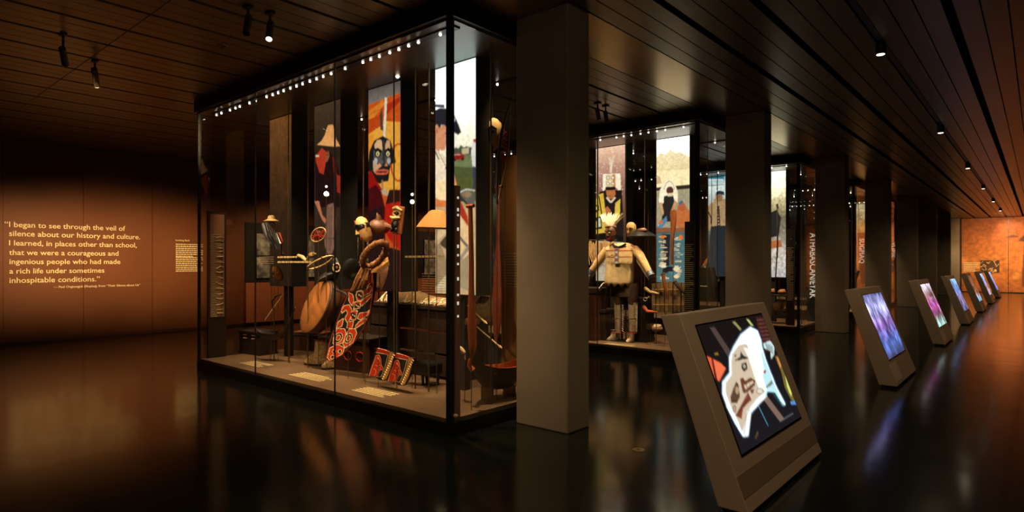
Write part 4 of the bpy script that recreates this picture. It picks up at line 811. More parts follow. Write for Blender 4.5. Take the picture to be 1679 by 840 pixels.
def hull(t, a, b, w_, h, m, up=.12, n=14, name='hull', inner=None):
    """open boat shape from point a to point b: width w_, depth h, ends rising by up"""
    a, b = Vector(a), Vector(b); d = b - a; s_ = Vector((-d.y, d.x, 0)).normalized(); rings = []
    for i in range(n + 1):
        u = i / n; c = a + d * u; e = (2 * u - 1); k = max(.04, (1 - abs(e) ** 2.2)); z = up * abs(e) ** 3; kh = max(.1, 1 - abs(e) ** 3)
        prof = [(-1, 0), (-.8, -.55), (-.35, -.95), (.35, -.95), (.8, -.55), (1, 0), (.86, 0), (.68, -.48), (.3, -.8), (-.3, -.8), (-.68, -.48), (-.86, 0)]
        rings.append([c + s_ * (x * w_ / 2 * k) + Vector((0, 0, z + y * h * kh)) for x, y in prof])
    o = MB().loft(rings).build(name, m, t, True)
    if inner:
        o.data.materials.append(inner)
        for i, f in enumerate(o.data.polygons):
            if i < n * 12 and i % 12 in (5, 6, 7, 8, 9, 10, 11): f.material_index = 1
    return o
t = item('feast_bowl', at(443, 556, 4.3), 'dark canoe shaped feast bowl above the black box', 'bowl')
hull(t, at(419, 543, 4.25), at(467, 550, 4.4), .16, .10, M['wood_dk'], .05)
def lidded_box(p, w_, d, h, rz, m, lidm, name, label, cat='box', studs=True):
    R = rotm(0, 0, rz); t = thing(name, tuple(p), label, cat)
    LB(p, R).box(-w_ / 2, w_ / 2, -d / 2, d / 2, 0.001, h * .88).build('body', m, t, bevel=.012)
    LB(p, R).box(-w_ / 2 - .015, w_ / 2 + .015, -d / 2 - .015, d / 2 + .015, h * .885, h).build('lid', lidm, t, bevel=.01)
    LB(p, R).box(-w_ / 2 - .01, w_ / 2 + .01, -d / 2 - .01, d / 2 + .01, 0.001, h * .1).build('base_rim', m, t)
    if studs:
        for sx in (-1, 1):
            b = LB(p, R)
            for i in range(3):
                for j in range(2): b.ell((sx * w_ * .2 + (i - 1) * .035, -d / 2 - .004, h * .68 + j * .05), .009, .006, .009, 8, 5)
            o = b.build('shell_inlay', M['bone'], t, True); o['kind'] = 'stuff'
    return t
p = onz(411, 581, ZB); lidded_box(p + Vector((0, .12, 0)), .55, .3, .36, .1, M['wood_dk'], M['wood_dk'], 'bentwood_box', 'black bentwood box with a flat lid on the case floor at the left')
p = ondeck(497, 573, 0, .5); t = lidded_box(p + Vector((0, .2, 0)), .62, .34, .26, .35, mat('brown_box', (78, 42, 26), .5, noise=.2), M['wood_dk'], 'wooden_box', 'low brown wooden box with two tan slats on top, under the drum', studs=False)
for sx in (-.16, .16): LB(p + Vector((0, .2, .27)), rotm(0, 0, .35)).box(sx - .14, sx + .14, -.15, .12, 0, .025).build('tan_slat', M['hide'], t, bevel=.005)
# quiver and straps upper left
p = at(450, 395, 4.4); t = item('leather_quiver', p, 'dark leather quiver with a red strap hanging at the upper left', 'quiver')
MB().tube([at(436, 368, 4.4), at(442, 384, 4.38), at(452, 400, 4.38), at(463, 418, 4.4)], [.07, .085, .075, .03], 12, .5).build('bag', M['grey'], t, True)
for i in range(5): MB().tube([at(434 + 5 * i, 366 + 4 * i, 4.33), at(440 + 5 * i, 388 + 3 * i, 4.31), at(450 + 3 * i, 405 + 3 * i, 4.33)], .01, 6).build('fold', M['blackp'], t, True)
MB().tube([at(459, 382, 4.34), at(462, 396, 4.33), at(461, 412, 4.34), at(459, 424, 4.36)], [.02, .024, .022, .012], 8, .4).build('strap', M['redp'], t, True)
p = at(445, 360, 4.5); t = item('brim_cap', p, 'small pale peaked hat above the dark quiver', 'hat')
MB().lathe(p, [(.11, -.03), (.11, -.02), (.06, 0), (.045, .05), (.02, .06)], 16).build('crown', M['bone'], t, True)
MB().lathe(p - Vector((0, 0, .1)), [(.02, -.03), (.05, -.01), (.055, .04), (.03, .07)], 12).build('band', M['fur'], t, True)
p = at(456, 449, 4.5); t = item('hide_mask', p, 'small tan hide mask behind the left glass joint', 'mask')
face_mask(t, p, rotm(.4, .2, -.6), .8, M['hide'], M['blackp'], M['hide_dk'])
p = at(503, 421, 4.5); t = item('bone_rattle', p, 'pale carved bone rattle shaped like small hands', 'rattle')
MB().tube([at(489, 419, 4.5), at(496, 422, 4.5), at(502, 428, 4.5)], [.022, .03, .016], 8).build('left_hand', M['bone'], t, True)
MB().tube([at(511, 417, 4.5), at(507, 420, 4.5), at(502, 428, 4.5)], [.03, .022, .014], 8).build('right_hand', M['bone'], t, True)
for i in range(3): MB().tube([at(511 + 2 * i, 419 - i, 4.5), at(514 + 2 * i, 414 + i, 4.49)], .008, 6).build('finger', M['bone'], t, True)
MB().tube([at(478, 430, 4.5), at(502, 430, 4.5)], .006, 6).build('rod', M['bone'], t)
p = at(522, 378, 4.4); t = item('laced_pouch', p, 'small pouch laced with red thread', 'pouch')
A, B = round_axes(4.4, (11, 2), (1, 11), 522); B.y *= .2
MB().tube(circle_pts(at(522, 385, 4.4), A, B, 24), .008, 6, closed=True).build('rim', M['bone'], t, True)
r = random.Random(3); b = MB()
for i in range(9):
    a1, a2 = r.uniform(0, 6.28), r.uniform(0, 6.28); c = at(522, 385, 4.4); b.tube([c + A * math.cos(a1) + B * math.sin(a1), c + A * math.cos(a2) * .3 + B * .2, c + A * math.cos(a2) + B * math.sin(a2)], .007, 5)
o = b.build('red_lacing', M['redp'], t, True); o['kind'] = 'stuff'
MB().ell(at(522, 388, 4.44), .085, .03, .08).build('pouch_body', M['wood_dk'], t, True)
# gaiters with red fish
def gaiter(ox, oy, label):
    Y = 4.15; q = Q(580 + ox, 560 + oy, 8.4)
    pts = q(275, 95, 465, 150, 545, 165, 520, 290, 470, 420, 400, 540, 340, 530, 300, 505, 220, 480, 200, 500, 175, 560, 110, 535, 165, 500, 210, 330, 250, 170)
    O = at(590 + ox, 568 + oy, Y); E_ = at(648 + ox, 628 + oy, Y); cv = Cv(O, Vector((E_.x - O.x, 0, 0)), Vector((0, 0, E_.z - O.z)), 96, 96, (28, 25, 25))
    cv.poly(q(280, 100, 470, 145, 440, 195, 265, 158), (184, 46, 26)); cv.line(q(285, 98, 470, 143), .8, (236, 196, 140)); cv.line(q(262, 160, 445, 192), .7, (240, 214, 170)); cv.line(q(440, 190, 375, 400, 330, 500), .8, (240, 206, 150)); cv.line(q(330, 500, 220, 480), .9, (236, 170, 120))
    cv.poly(q(465, 150, 545, 165, 520, 290, 470, 420, 400, 540, 340, 530, 400, 390, 440, 260), (196, 140, 72))
    for i in range(9): cv.line(q(452 - 12 * i, 215 + 35 * i, 500 - 14 * i, 225 + 36 * i), .6, (96, 60, 30))
    cv.poly(q(262, 200, 290, 188, 318, 200, 330, 250, 332, 320, 362, 372, 360, 410, 335, 405, 318, 395, 300, 420, 290, 480, 250, 500, 225, 480, 190, 510, 178, 490, 200, 400, 235, 300, 248, 240), (206, 50, 26))
    cv.poly(q(185, 500, 232, 500, 175, 562, 112, 536, 165, 505), (220, 120, 70)); cv.poly(q(150, 532, 180, 520, 165, 548), (36, 22, 20))
    for v in ((262, 200, 300, 190, 325, 240, 330, 320, 365, 390, 340, 405), (262, 205, 240, 280, 210, 370, 180, 490), (275, 230, 300, 240, 305, 280, 285, 300), (250, 330, 290, 350, 300, 400, 285, 440), (230, 380, 260, 400, 262, 450, 240, 480), (290, 330, 330, 345), (320, 360, 325, 400, 300, 430, 290, 485)): cv.line(q(*v), .6, (246, 190, 130))
    cv.ell(*q(294, 280)[0], 1.2, 1.4, (40, 20, 18)); cv.ell(*q(292, 240)[0], 1, 1.2, (240, 200, 150)); cv.cut(pts)
    p = at(620 + ox, 595 + oy, Y + .03); t = item('legging_panel', p, label, 'legging')
    cv.build('embroidered_face', PAINTED, t, lambda u, v: .05 * (1 - (2 * u - 1) ** 2), .01)
    MB().prism([at(x + 1.5, y, Y + .05) for x, y in pts[:8]], (0, .05, 0)).build('back_cloth', M['blackp'], t)
    b = MB()
    for i in range(12):
        c = at(*q(545 - 14 * i, 180 + 30 * i)[0], Y - .01); b.tube([c, c + Vector((.03, -.005, -.012))], .006, 5)
    o = b.build('fringe', M['bone'], t); o['kind'] = 'stuff'
gaiter(0, 0, 'left one of two black leggings bearing a red fish'); gaiter(31, 8.5, 'right one of two black leggings bearing a red fish')
p = onz(690, 633, ZB); t = thing('low_stool', tuple(p), 'low black wooden stand right of the red fish leggings', 'stand')
MB().box(p.x - .12, p.x + .16, p.y - .02, p.y + .2, .27, .42).build('seat_block', M['blackp'], t, bevel=.03)
for dx, dy in ((0, .03), (.12, .15), (-.08, .16)): MB().tube([(p.x + dx, p.y + dy, .151), (p.x + dx, p.y + dy, .28)], [.012, .022], 8).build('leg', M['blackp'], t)
# dark carved chest behind
p = ondeck(598, 606, 0, .35) + Vector((-.1, 0, 0)); t = lidded_box(p, .75, .42, .44, .15, mat('red_black_chest', (62, 26, 18), .45, noise=.4, nscale=9), M['wood_dk'], 'carved_chest', 'dark red carved chest behind the painted apron', 'chest', False)
for i in range(3):
    b = LB(p, rotm(0, 0, .15)); b.tube(circle_pts((-.22 + .22 * i, -.215, .2), Vector((.07, 0, 0)), Vector((0, 0, .06)), 16), .008, 6, closed=True); b.build('carved_oval', M['redp'], t, True)
# central display table with a fringed dance robe on it
t = thing('display_table', (-6.0, 5.1, ZB), 'dark display table under the photographs in the middle of the nearest case', 'table')
MB().box(-6.88, -5.1, 4.94, 5.5, .98, 1.03).build('top', M['wood_dk'], t, bevel=.006)
for i in range(3): MB().box(-6.84, -5.14, 4.965 + .01 * i, 4.985 + .01 * i, .19 + .27 * i, .435 + .27 * i).build('front_board', M['wood_dk'], t, bevel=.004)
for x in (-6.86, -5.16): MB().box(x, x + .04, 4.97, 5.48, .151, .98).build('end_panel', M['wood_dk'], t)
t = thing('fringed_robe', (-6.0, 5.2, 1.03), 'cream fringed dance robe folded on the dark display table', 'robe')
r = random.Random(12); b = MB()
for i in range(170):
    x = -6.72 + 1.5 * (i / 170) + r.uniform(-.02, .02); y = 5.0 + r.uniform(0, .16); h = (.12 if i < 75 else .055) * r.uniform(.5, 1.1)
    b.tube([(x - .03, y + .12, 1.045 + h), (x, y + .04, 1.045 + h * .6), (x + r.uniform(-.05, .05), y - .03, 1.045), ], [.012, .013, .006], 5)
o = b.build('fringe', M['feather'], t, True); o['kind'] = 'stuff'
MB().loft([[(x, 5.22 + .2 * math.cos(a), 1.032 + hh * max(0, math.sin(a)) + .001) for a in np.linspace(0, 2 * PI, 15)[:-1]] for x, hh in ((-6.75, .02), (-6.5, .15), (-6.2, .16), (-5.9, .09), (-5.5, .07), (-5.22, .02))]).build('folded_cloth', M['leather2'], t, True)
# pale draped headdress with a comb of fringe
p = at(622, 452, 4.55); t = item('draped_headdress', p, 'pale pink cloth headdress with a short yellow fringe beside the bark ring', 'headdress')
MB().loft([[at(x + w_ * math.cos(a) * .5, y + 2 * math.sin(2 * a), 4.55) + Vector((0, .06 * math.sin(a), 0)) for a in np.linspace(0, 2 * PI, 17)[:-1]] for x, y, w_ in ((624, 428, 22), (622, 440, 30), (619, 452, 32), (616, 464, 30), (612, 477, 26))]).build('cloth', mat('pink_cloth', (196, 140, 104), .8, noise=.15), t, True)
b = MB()
for i in range(15): x, y = 607 + 2 * i, 452 - 1.5 * i; b.tube([at(x, y - 9, 4.46), at(x + 1.5, y - 2, 4.45), at(x + 3, y + 5, 4.46)], [.008, .01, .006], 5)
o = b.build('fringe', M['straw'], t, True); o['kind'] = 'stuff'
# woven root hat
p = at(716, 375, 4.4); t = item('woven_hat', p, 'wide dome shaped woven root hat left of the corner post', 'hat')
b = LB(p, rotm(0, .05, 0)); b.lathe((0, 0, 0), [(.215, 0), (.22, .006), (.19, .05), (.15, .105), (.11, .15), (.085, .18), (.06, .195), (.01, .2)], 28); b.build('crown', M['straw'], t, True)
b = LB(p, rotm(0, .05, 0)); b.lathe((0, 0, 0), [(.19, -.004), (.222, -.002), (.224, .008), (.2, .012)], 28); b.build('brim_edge', M['hide_dk'], t, True)
# paddles
def paddle(pts, wid, m, label, grip=True, thick=.018):
    t = item('wooden_paddle', pts[-1], label, 'paddle', None, False); P_ = [Vector(p) for p in pts]; b = MB(); rings = []
    for p, w_ in zip(P_, wid): rings.append([p + Vector((w_ * math.cos(a), max(thick, .0) * (1 if w_ > .03 else w_ / .03 + .4) * math.sin(a) * .7, 0)) for a in np.linspace(0, 2 * PI, 13)[:-1]])
    b.loft(rings); b.build('blade_and_shaft', m, t, True)
    if grip: MB().tube([P_[0] + Vector((-.045, 0, .0)), P_[0] + Vector((.045, 0, 0))], .018, 8).build('grip', m, t, True)
    rod(t, P_[-1] + Vector((0, 0, .03))); return t
Y = 4.12
paddle([at(x, y, Y) for x, y in ((771, 338), (772, 380), (773, 430), (773, 470), (773, 500), (774, 540), (775, 565), (774, 580), (773, 590))], [.026, .028, .03, .035, .048, .06, .056, .035, .008], M['wood_or'], 'tall orange brown paddle standing right of the corner post')
paddle([at(x, y, 4.75) for x, y in ((818, 307), (818, 350), (817, 400), (816, 440), (815, 480), (815, 520), (814, 545), (813, 562))], [.024, .024, .026, .045, .065, .065, .045, .01], mat('red_brown_wood', (110, 44, 26), .45, noise=.2), 'dark red brown paddle behind the orange one')
# canoe model
t = item('canoe_model', onz(815, 638, .42), 'small wooden canoe model with a raised bow at the right end of the case', 'canoe', None, False)
a_, b_ = at(768, 596, 4.2), at(842, 590, 5.3)
hull(t, at(770, 604, 4.25), at(860, 598, 5.1), .30, .24, M['wood_dk'], .10, 18, 'hull', M['wood_or'])
MB().tube([at(775, 607, 4.25), at(769, 599, 4.22), at(770, 591, 4.2), at(775, 586, 4.2)], [.03, .02, .014, .008], 8).build('prow', M['wood_or'], t, True)
for f in (.3, .5, .7): c = at(770, 604, 4.25).lerp(at(860, 598, 5.1), f); MB().box(c.x - .12, c.x + .12, c.y - .02, c.y + .02, c.z - .06, c.z - .045).build('thwart', M['wood_or'], t)
for f in (.3, .7): c = at(770, 604, 4.25).lerp(at(860, 598, 5.1), f); MB().box(c.x - .08, c.x + .08, c.y - .01, c.y + .01, ZB, c.z - .2).build('cradle', M['steel'], t)
p = at(725, 590, 5.1); t = item('face_pot', p, 'small dark carved stone head behind the corner post', 'carving')
MB().lathe(p, [(.06, .001), (.085, .03), (.1, .09), (.095, .16), (.07, .2), (.02, .21)], 14).build('head', M['grey'], t, True)
for sx in (-1, 1): MB().ell((p.x + sx * .035, p.y - .085, p.z + .13), .022, .014, .012, 8, 5).build('eye', M['hide_dk'], t, True)
MB().ell((p.x, p.y - .095, p.z + .06), .04, .016, .012, 8, 5).build('mouth', M['hide_dk'], t, True)
MB().ell((p.x, p.y - .1, p.z + .1), .016, .025, .025, 8, 5).build('nose', M['grey'], t, True)
t = item('long_bow', at(815, 300, 4.6), 'long thin curved wooden bow at the right end of the case', 'bow')
MB().tube([at(x, y, 4.6) for x, y in ((838, 164), (829, 190), (822, 220), (817, 260), (815, 300), (815, 335))], [.006, .012, .016, .018, .018, .012], 8).build('stave', M['wood_dk'], t, True)
MB().tube([at(838, 164, 4.6), at(834, 250, 4.6), at(815, 335, 4.6)], .003, 5).build('string', M['bone'], t)
p = at(804, 222, 4.9); t = item('painted_mask', p, 'white and red painted face mask high at the right end of the case', 'mask')
face_mask(t, p, rotm(.1, .15, .3), 1.25, M['bone'], M['blackp'], M['redp'])
r = random.Random(7); b = MB()
for i in range(30): x, y = 828 + r.uniform(-5, 5), 215 + i * 1.7; b.ell(at(x, y, 4.7), .018, .015, .014, 6, 4)
t = item('berry_garland', at(828, 262, 4.7), 'orange red dried garland hanging beside the bow', 'garland'); o = b.build('beads', M['redp'], t, True); o['kind'] = 'stuff'
# rods, spears and bones on the right
for (x0, y0, x1, y1, lab, m, w_) in ((747, 483, 795, 528, 'upper one of two crossed pale spear shafts', 'bone', .008), (782, 536, 819, 568, 'lower one of two pale spear shafts pointing down right', 'bone', .008)):
    t = item('spear_shaft', at((x0 + x1) / 2, (y0 + y1) / 2, 4.8), lab, 'spear'); MB().tube([at(x0, y0, 4.8), at(x1, y1, 4.7)], w_, 7).build('shaft', M[m], t)
    MB().tube([at(x1, y1, 4.7), at(x1 + 4, y1 + 3.4, 4.69)], [.016, .003], 7).build('point', M['bone'], t)
t = item('hide_roll', at(764, 528, 4.75), 'short tan roll of hide lying across a rod', 'roll')
MB().tube([at(745, 529, 4.75), at(765, 527, 4.75), at(784, 528, 4.75)], [.025, .04, .03], 10).build('roll', M['hide'], t, True)
MB().tube([at(762, 522, 4.72), at(763, 533, 4.70)], .008, 6).build('tie', M['wood_dk'], t)
t = item('net_bag', at(795, 500, 4.9), 'brown fibre net bag behind the paddles', 'bag')
MB().lathe(at(798, 505, 4.9), [(.02, -.16), (.10, -.14), (.14, -.06), (.12, .06), (.07, .13)], 14).build('bag_body', M['quill'], t, True)
MB().tube(circle_pts(at(798, 487, 4.9), Vector((.075, 0, 0)), Vector((0, .075, .02)), 18), .01, 6, closed=True).build('rim', M['hide_dk'], t, True)
t = item('wood_hook', at(762, 582, 4.3), 'forked pale wooden hook beside the foot of the orange paddle', 'hook')
MB().tube([at(750, 567, 4.3), at(757, 573, 4.3), at(762, 578, 4.3), at(763, 590, 4.3)], [.016, .02, .012, .008], 8).build('shank', M['bone'], t, True)
MB().tube([at(754, 577, 4.28), at(760, 581, 4.27), at(764, 580, 4.28)], .009, 6).build('barb', M['wood_dk'], t, True)
t = item('coil_basket', at(761, 478, 4.7), 'small coiled ring shaped basket by the corner post', 'basket')
MB().tube(circle_pts(at(757, 476, 4.7), Vector((.075, 0, 0)), Vector((0, .02, .07)), 20), .022, 8, closed=True).build('coil', M['quill'], t, True)
MB().tube(circle_pts(at(757, 476, 4.68), Vector((.05, 0, 0)), Vector((0, .02, .045)), 20), .01, 6, closed=True).build('inner_coil', M['hide_dk'], t, True)
# tan text board at the back right of the nearest case
xa, xb = at(822, 431, 5.42).x, at(884, 431, 5.42).x; zt = at(822, 258, 5.42).z
t = thing('text_board', ((xa + xb) / 2, 5.44, ZB), 'tan text board at the back right end of the nearest case', 'text panel')
MB().box(xa, xb, 5.42, 5.46, ZB + .001, zt).build('board', M['tan_board'], t)
a = at(826, 414, 5.415); text_bars('text_rows', M['tan'], t, a, (xb - xa - .08, 0, 0), (0, 0, -.42), 13, .3, 51)
spot((-4.3, 4.75, 3.66), (-4.3, 5.42, 1.5), 60, (1, .7, .38), 60, 1.0, .03)  # added spot without a fitting, to brighten the text board
# little lamp heads on their poles
for (x, y, lab) in ((535, 318, 'small glaring spotlight on a thin pole in front of the tall hat photograph'), (676, 331, 'small lit lamp head on a pole right of the mask photograph'), (652, 125, 'round lamp head high in front of the mask photograph')):
    Y = 4.40 if y > 200 else 4.5; p = at(x, y, Y); t = item('case_lamp', p, lab, 'lamp', 'small lamp heads on poles', y > 200)
    if y < 200: MB().tube([tuple(p), (p.x, p.y, ZT)], .008, 6).build('stem', M['steel'], t)
    d = (EYE - p).normalized() if x == 535 else Vector((.5, -.8, -.15)).normalized()
    MB().tube([p - d * .07, p], .03, 12).build('housing', M['black'], t); MB().tube([p + d * .001, p + d * .006], .03 if x == 535 else .024, 12).build('lens', M['glare'] if x == 535 else M['ledbig'], t)
    if y > 200: p2 = at(x, y - 12, Y); MB().tube([p2 - d * .05, p2], .02, 10).build('upper_housing', M['black'], t); MB().tube([p2 + d * .001, p2 + d * .005], .015, 10).build('upper_lens', M['ledbig'], t)
# printed captions on the case floor
for i, (x0, y0, x1, y1, rows, lab) in enumerate(((405, 594, 447, 600, 5, 'pale floor caption in front of the black box'), (487, 613, 537, 625, 5, 'pale floor caption in front of the fur boots'), (590, 638, 634, 652, 5, 'pale floor caption in front of the red fish leggings'), (704, 602, 727, 608, 4, 'pale floor caption behind the corner post'))):
    a, b = ondeck(x0, y0), ondeck(x1, y1); t = thing('floor_caption', (a.x, a.y, ZB), lab, 'caption', 'captions printed on the case floors')
    text_bars('text_rows', M['tan'], t, (a.x, a.y + .12, ZB + .003), (max(.3, b.x - a.x), 0, 0), (0, -.24, 0), rows, .5, 20 + i)
def etched(x0, y0, x1, y1, rows, seed, h=.3, name='etched_text'):
    a, b = at(x0, y0, CY0 - .008), at(x1, y1, CY0 - .008); text_bars(name, M['tan'], case, a, (b.x - a.x, 0, 0), (0, 0, b.z - a.z), rows, h, seed, .97, .0008)
etched(692, 447, 731, 500, 13, 31, .16); etched(455, 418, 512, 434, 2, 32, .35); etched(424, 420, 450, 434, 4, 33, .15); etched(664, 418, 728, 424, 1, 34, .5)

# ------------------------------------------------------------------ exhibits, second case
D1 = PITCH
Y = 9.5
# beaded hide tunic on a slim dark stand
c0 = at(1018, 465, Y); t = thing('hide_tunic', (c0.x, Y, ZB), 'pale hide tunic with red bands, beaded front and zigzag hem on a stand', 'garment')
def zx(px, py): p = at(px, py, Y); return p.x, p.z
n = 48; rings = []
for (xa, xb, y, dep) in ((1007, 1030, 399, .06), (999, 1037, 402, .09), (992, 1044, 408, .12), (993, 1040, 420, .14), (995, 1038, 432, .15), (994, 1038, 445, .16), (993, 1038, 456, .17), (993, 1037, 462, .17)):
    (x0, z), (x1, _) = zx(xa, y), zx(xb, y); rings.append([((x0 + x1) / 2 + (x1 - x0) / 2 * math.cos(2 * PI * i / n), Y + dep * math.sin(2 * PI * i / n), z + (.0 if y > 400 else 0)) for i in range(n)])
(x0, z), (x1, _) = zx(993, 465), zx(1036, 465); za = zx(1018, 470)[1]
rings.append([((x0 + x1) / 2 + (x1 - x0) / 2 * math.cos(2 * PI * i / n), Y + .17 * math.sin(2 * PI * i / n), z if (i // 2) % 2 else za) for i in range(n)])
b = MB(); b.loft(rings, cap=False); b.build('body', M['leather'], t, True).modifiers.new('thickness', 'SOLIDIFY').thickness = .012
for side in (-1, 1):
    pts = ((1040, 409), (1050, 420), (1058, 434), (1065, 447)) if side > 0 else ((996, 410), (987, 421), (979, 432), (970, 444))
    P_ = [at(x, y, Y - .05 * i) for i, (x, y) in enumerate(pts)]
    MB().tube(P_, [.082, .074, .064, .055], 12).build('sleeve', M['leather2'], t, True)
    d = (P_[-1] - P_[-2]).normalized(); MB().tube([P_[-1] - d * .01, P_[-1] + d * .09], [.06, .068], 12).build('beaded_cuff', M['bead'], t, True)
    b = MB()
    for i in range(14):
        p = P_[0].lerp(P_[-1], .15 + .06 * i) - Vector((0, .0, .06)); b.tube([p, p + Vector((side * .01, -.01, -.10))], [.007, .004], 5)
    o = b.build('sleeve_fringe', M['leather'], t); o['kind'] = 'stuff'
def front(px, py, off=.012):
    e = (px - 1016) / 24.5; q_ = at(px, py, Y - .155 * math.sqrt(max(0.02, 1 - e * e)) - off); return q_
for (y, xa, xb) in ((411, 994, 1038), (421.5, 995, 1037)):
    MB().tube([front(xa + (xb - xa) * i / 12, y) for i in range(13)], .010, 6).build('red_band', M['redp'], t, True)
    b = MB()
    for i in range(46):
        p = front(xa + (xb - xa) * i / 45, y + 1); b.tube([p, p + Vector((0, -.014, -.07 - .02 * (i % 3)))], [.007, .004], 5)
    o = b.build('chest_fringe', M['leather'], t); o['kind'] = 'stuff'
MB().tube([at(x, y, Y - .11) for x, y in ((1004, 400), (1008, 404), (1014, 406), (1020, 404), (1026, 400))], .022, 8).build('neck_opening', M['blackp'], t, True)
a, b_ = at(1007.5, 407, Y - .19), at(1014, 433, Y - .19)
cv = Cv(a, (b_.x - a.x, 0, 0), (0, 0, b_.z - a.z), 12, 40, (120, 120, 140)); cv.noise(10, .7)
for k in range(6): cv.uvpoly([(.5, .04 + .16 * k), (.95, .1 + .16 * k), (.5, .16 + .16 * k), (.05, .1 + .16 * k)], (176, 40, 30) if k % 2 == 0 else (220, 200, 180))
MB().box(a.x, b_.x, a.y + .004, a.y + .03, b_.z, a.z).build('bead_backing', M['leather2'], t); cv.build('bead_panel', PAINTED, t)
MB().tube([at(1035, 402, Y - .06), at(1042, 407, Y - .06)], .012, 6).build('shoulder_band', M['redp'], t)
MB().tube([(c0.x + .02, Y, ZB + .6), (c0.x + .02, Y, 1.85)], .03, 10).build('stand', M['black'], t)
MB().box(c0.x - .12, c0.x + .16, Y - .12, Y + .12, ZB + .001, ZB + .015).build('stand_foot', M['black'], t)
MB().tube([(c0.x + .02, Y, ZB + .015), (c0.x + .02, Y, ZB + .6)], .02, 8).build('stand_pole', M['black'], t)
# feathered mask above it
p = at(1001, 384, Y - .1); t = item('feathered_mask', p, 'dark carved mask with a crown of white feathers above the tunic', 'mask')
face_mask(t, p, rotm(.1, 0, -.25), 1.0, M['maskw'], M['blackp'], M['redp'], M['bone'])
r = random.Random(5)
for i in range(22):
    a = -1.0 + 2.0 * i / 21; base = p + Vector((.09 * math.sin(a), .02, .13)); tip = base + Vector((.20 * math.sin(a), .03, .24 * math.cos(a * .5) + r.uniform(-.03, .03))); m_ = base.lerp(tip, .5) + Vector((0, -.02, 0)); MB().tube([base, m_, tip], [.012, .028, .006], 6, .4).build('feather', M['feather'], t, True)
MB().tube([p + Vector((-.11, .02, .125)), p + Vector((0, -.08, .13)), p + Vector((.11, .02, .125))], .02, 8).build('head_band', M['maskw'], t, True)
# trousers, leggings and moccasins
t = item('brown_breeches', at(1024, 480, Y + .05), 'brown cloth breeches hanging under the pale tunic', 'garment', None, False)
x0, z = zx(1006, 466); x1, _ = zx(1044, 466)
rr = lambda xa, xb, y, dep: [((zx(xa, y)[0] + zx(xb, y)[0]) / 2 + (zx(xb, y)[0] - zx(xa, y)[0]) / 2 * math.cos(2 * PI * i / 20), Y + .05 + dep * math.sin(2 * PI * i / 20), zx(xa, y)[1]) for i in range(20)]
MB().loft([rr(1006, 1044, 464, .12), rr(1005, 1044, 476, .13), rr(1006, 1043, 486, .12)]).build('hips', M['brownc'], t, True)
MB().loft([rr(1006, 1024, 482, .11), rr(1006, 1021, 494, .1), rr(1007, 1019, 500, .09)]).build('leg', M['brownc'], t, True)
MB().loft([rr(1025, 1044, 482, .11), rr(1028, 1043, 494, .1), rr(1030, 1042, 500, .09)]).build('leg', M['brownc'], t, True)
MB().tube([(at(1024, 480, Y).x, Y + .05, ZB), (at(1024, 480, Y).x, Y + .05, at(1024, 480, Y).z)], .012, 6).build('mount_rod', M['steel'], t)
for i, (xa, xb, lab) in enumerate(((1006, 1019, 'left'), (1029, 1042, 'right'))):
    t = item('beaded_legging', at((xa + xb) / 2, 500, Y), f'{lab} one of two pale beaded leggings under the brown breeches', 'legging', None, False)
    MB().loft([rr(xa, xb + 1, 496, .09), rr(xa, xb, 510, .085), rr(xa + 1, xb - 1, 530, .075), rr(xa + 1, xb - 1, 546, .07)]).build('tube', M['legg'], t, True)
    for y in (523, 546): MB().tube([at(xa - .5, y, Y - .04), at((xa + xb) / 2, y, Y - .1), at(xb + .5, y, Y - .04)], .008, 6).build('garter', M['redp'] if y > 540 else M['hide_dk'], t, True)
    b = MB()
    for k in range(14): p = at(xb + .5, 500 + 3.2 * k, Y - .02); b.tube([p, p + Vector((.04, -.01, -.02))], .006, 5)
    o = b.build('side_fringe', M['feather'], t); o['kind'] = 'stuff'
    cx_ = at((xa + xb) / 2, 548, Y).x; MB().tube([(cx_, Y + .05, ZB), (cx_, Y + .05, at(xa, 546, Y).z)], .012, 6).build('mount_rod', M['steel'], t)
    boot('moccasin', Vector((cx_ - (.08 if i == 0 else 0), Y - .0, ZB)), rotm(0, 0, -.8 if i == 0 else -.3), f'{lab} one of two pale hide moccasins', M['legg'], .72)
# beaded collar / tusk at the left
p = at(972, 474, Y - .1); t = item('beaded_collar', p, 'crescent shaped white beaded collar left of the breeches', 'collar')
MB().tube([at(966, 452, Y - .1), at(962, 464, Y - .1), at(966, 476, Y - .12), at(975, 479, Y - .12), at(984, 474, Y - .12), at(990, 464, Y - .1)], [.03, .06, .075, .075, .06, .03], 10, .4).build('band', M['feather'], t, True)
b = MB()
for i in range(12): a = PI * (.95 + .9 * i / 11); b.ell(at(976 + 13 * math.cos(a), 468 - 12 * math.sin(a), Y - .17), .018, .01, .018, 6, 4)
o = b.build('bead_row', M['blackp'], t, True); o['kind'] = 'stuff'
# wide brimmed bark hat and ivory mask between the photographs
p = at(1052, 386, 9.6); t = item('bark_hat', p, 'dark painted wide brimmed hat with orange crest between the two photographs', 'hat')
MB().lathe(p, [(.26, -.03), (.265, -.02), (.2, .03), (.12, .08), (.06, .12), (.01, .13)], 20).build('brim', M['blackp'], t, True)
MB().ell(p + Vector((.07, -.10, .08)), .09, .05, .045).build('crest', M['maskw'], t, True)
p = at(1035, 378, 9.75); t = item('ivory_mask', p, 'small pale mask beside the wide brimmed dark hat', 'mask')
face_mask(t, p, rotm(.2, .2, -.2), 1.0, M['bone'], M['hide'], M['redp'])
Y = 9.3
paddle([at(x, y, Y) for x, y in ((1102, 434), (1102, 410), (1103, 385), (1104, 372), (1104, 362), (1104, 352), (1104, 345))], [.028, .028, .03, .045, .055, .06, .055], M['wood'], 'dark bladed paddle held blade up before the water photograph', False)
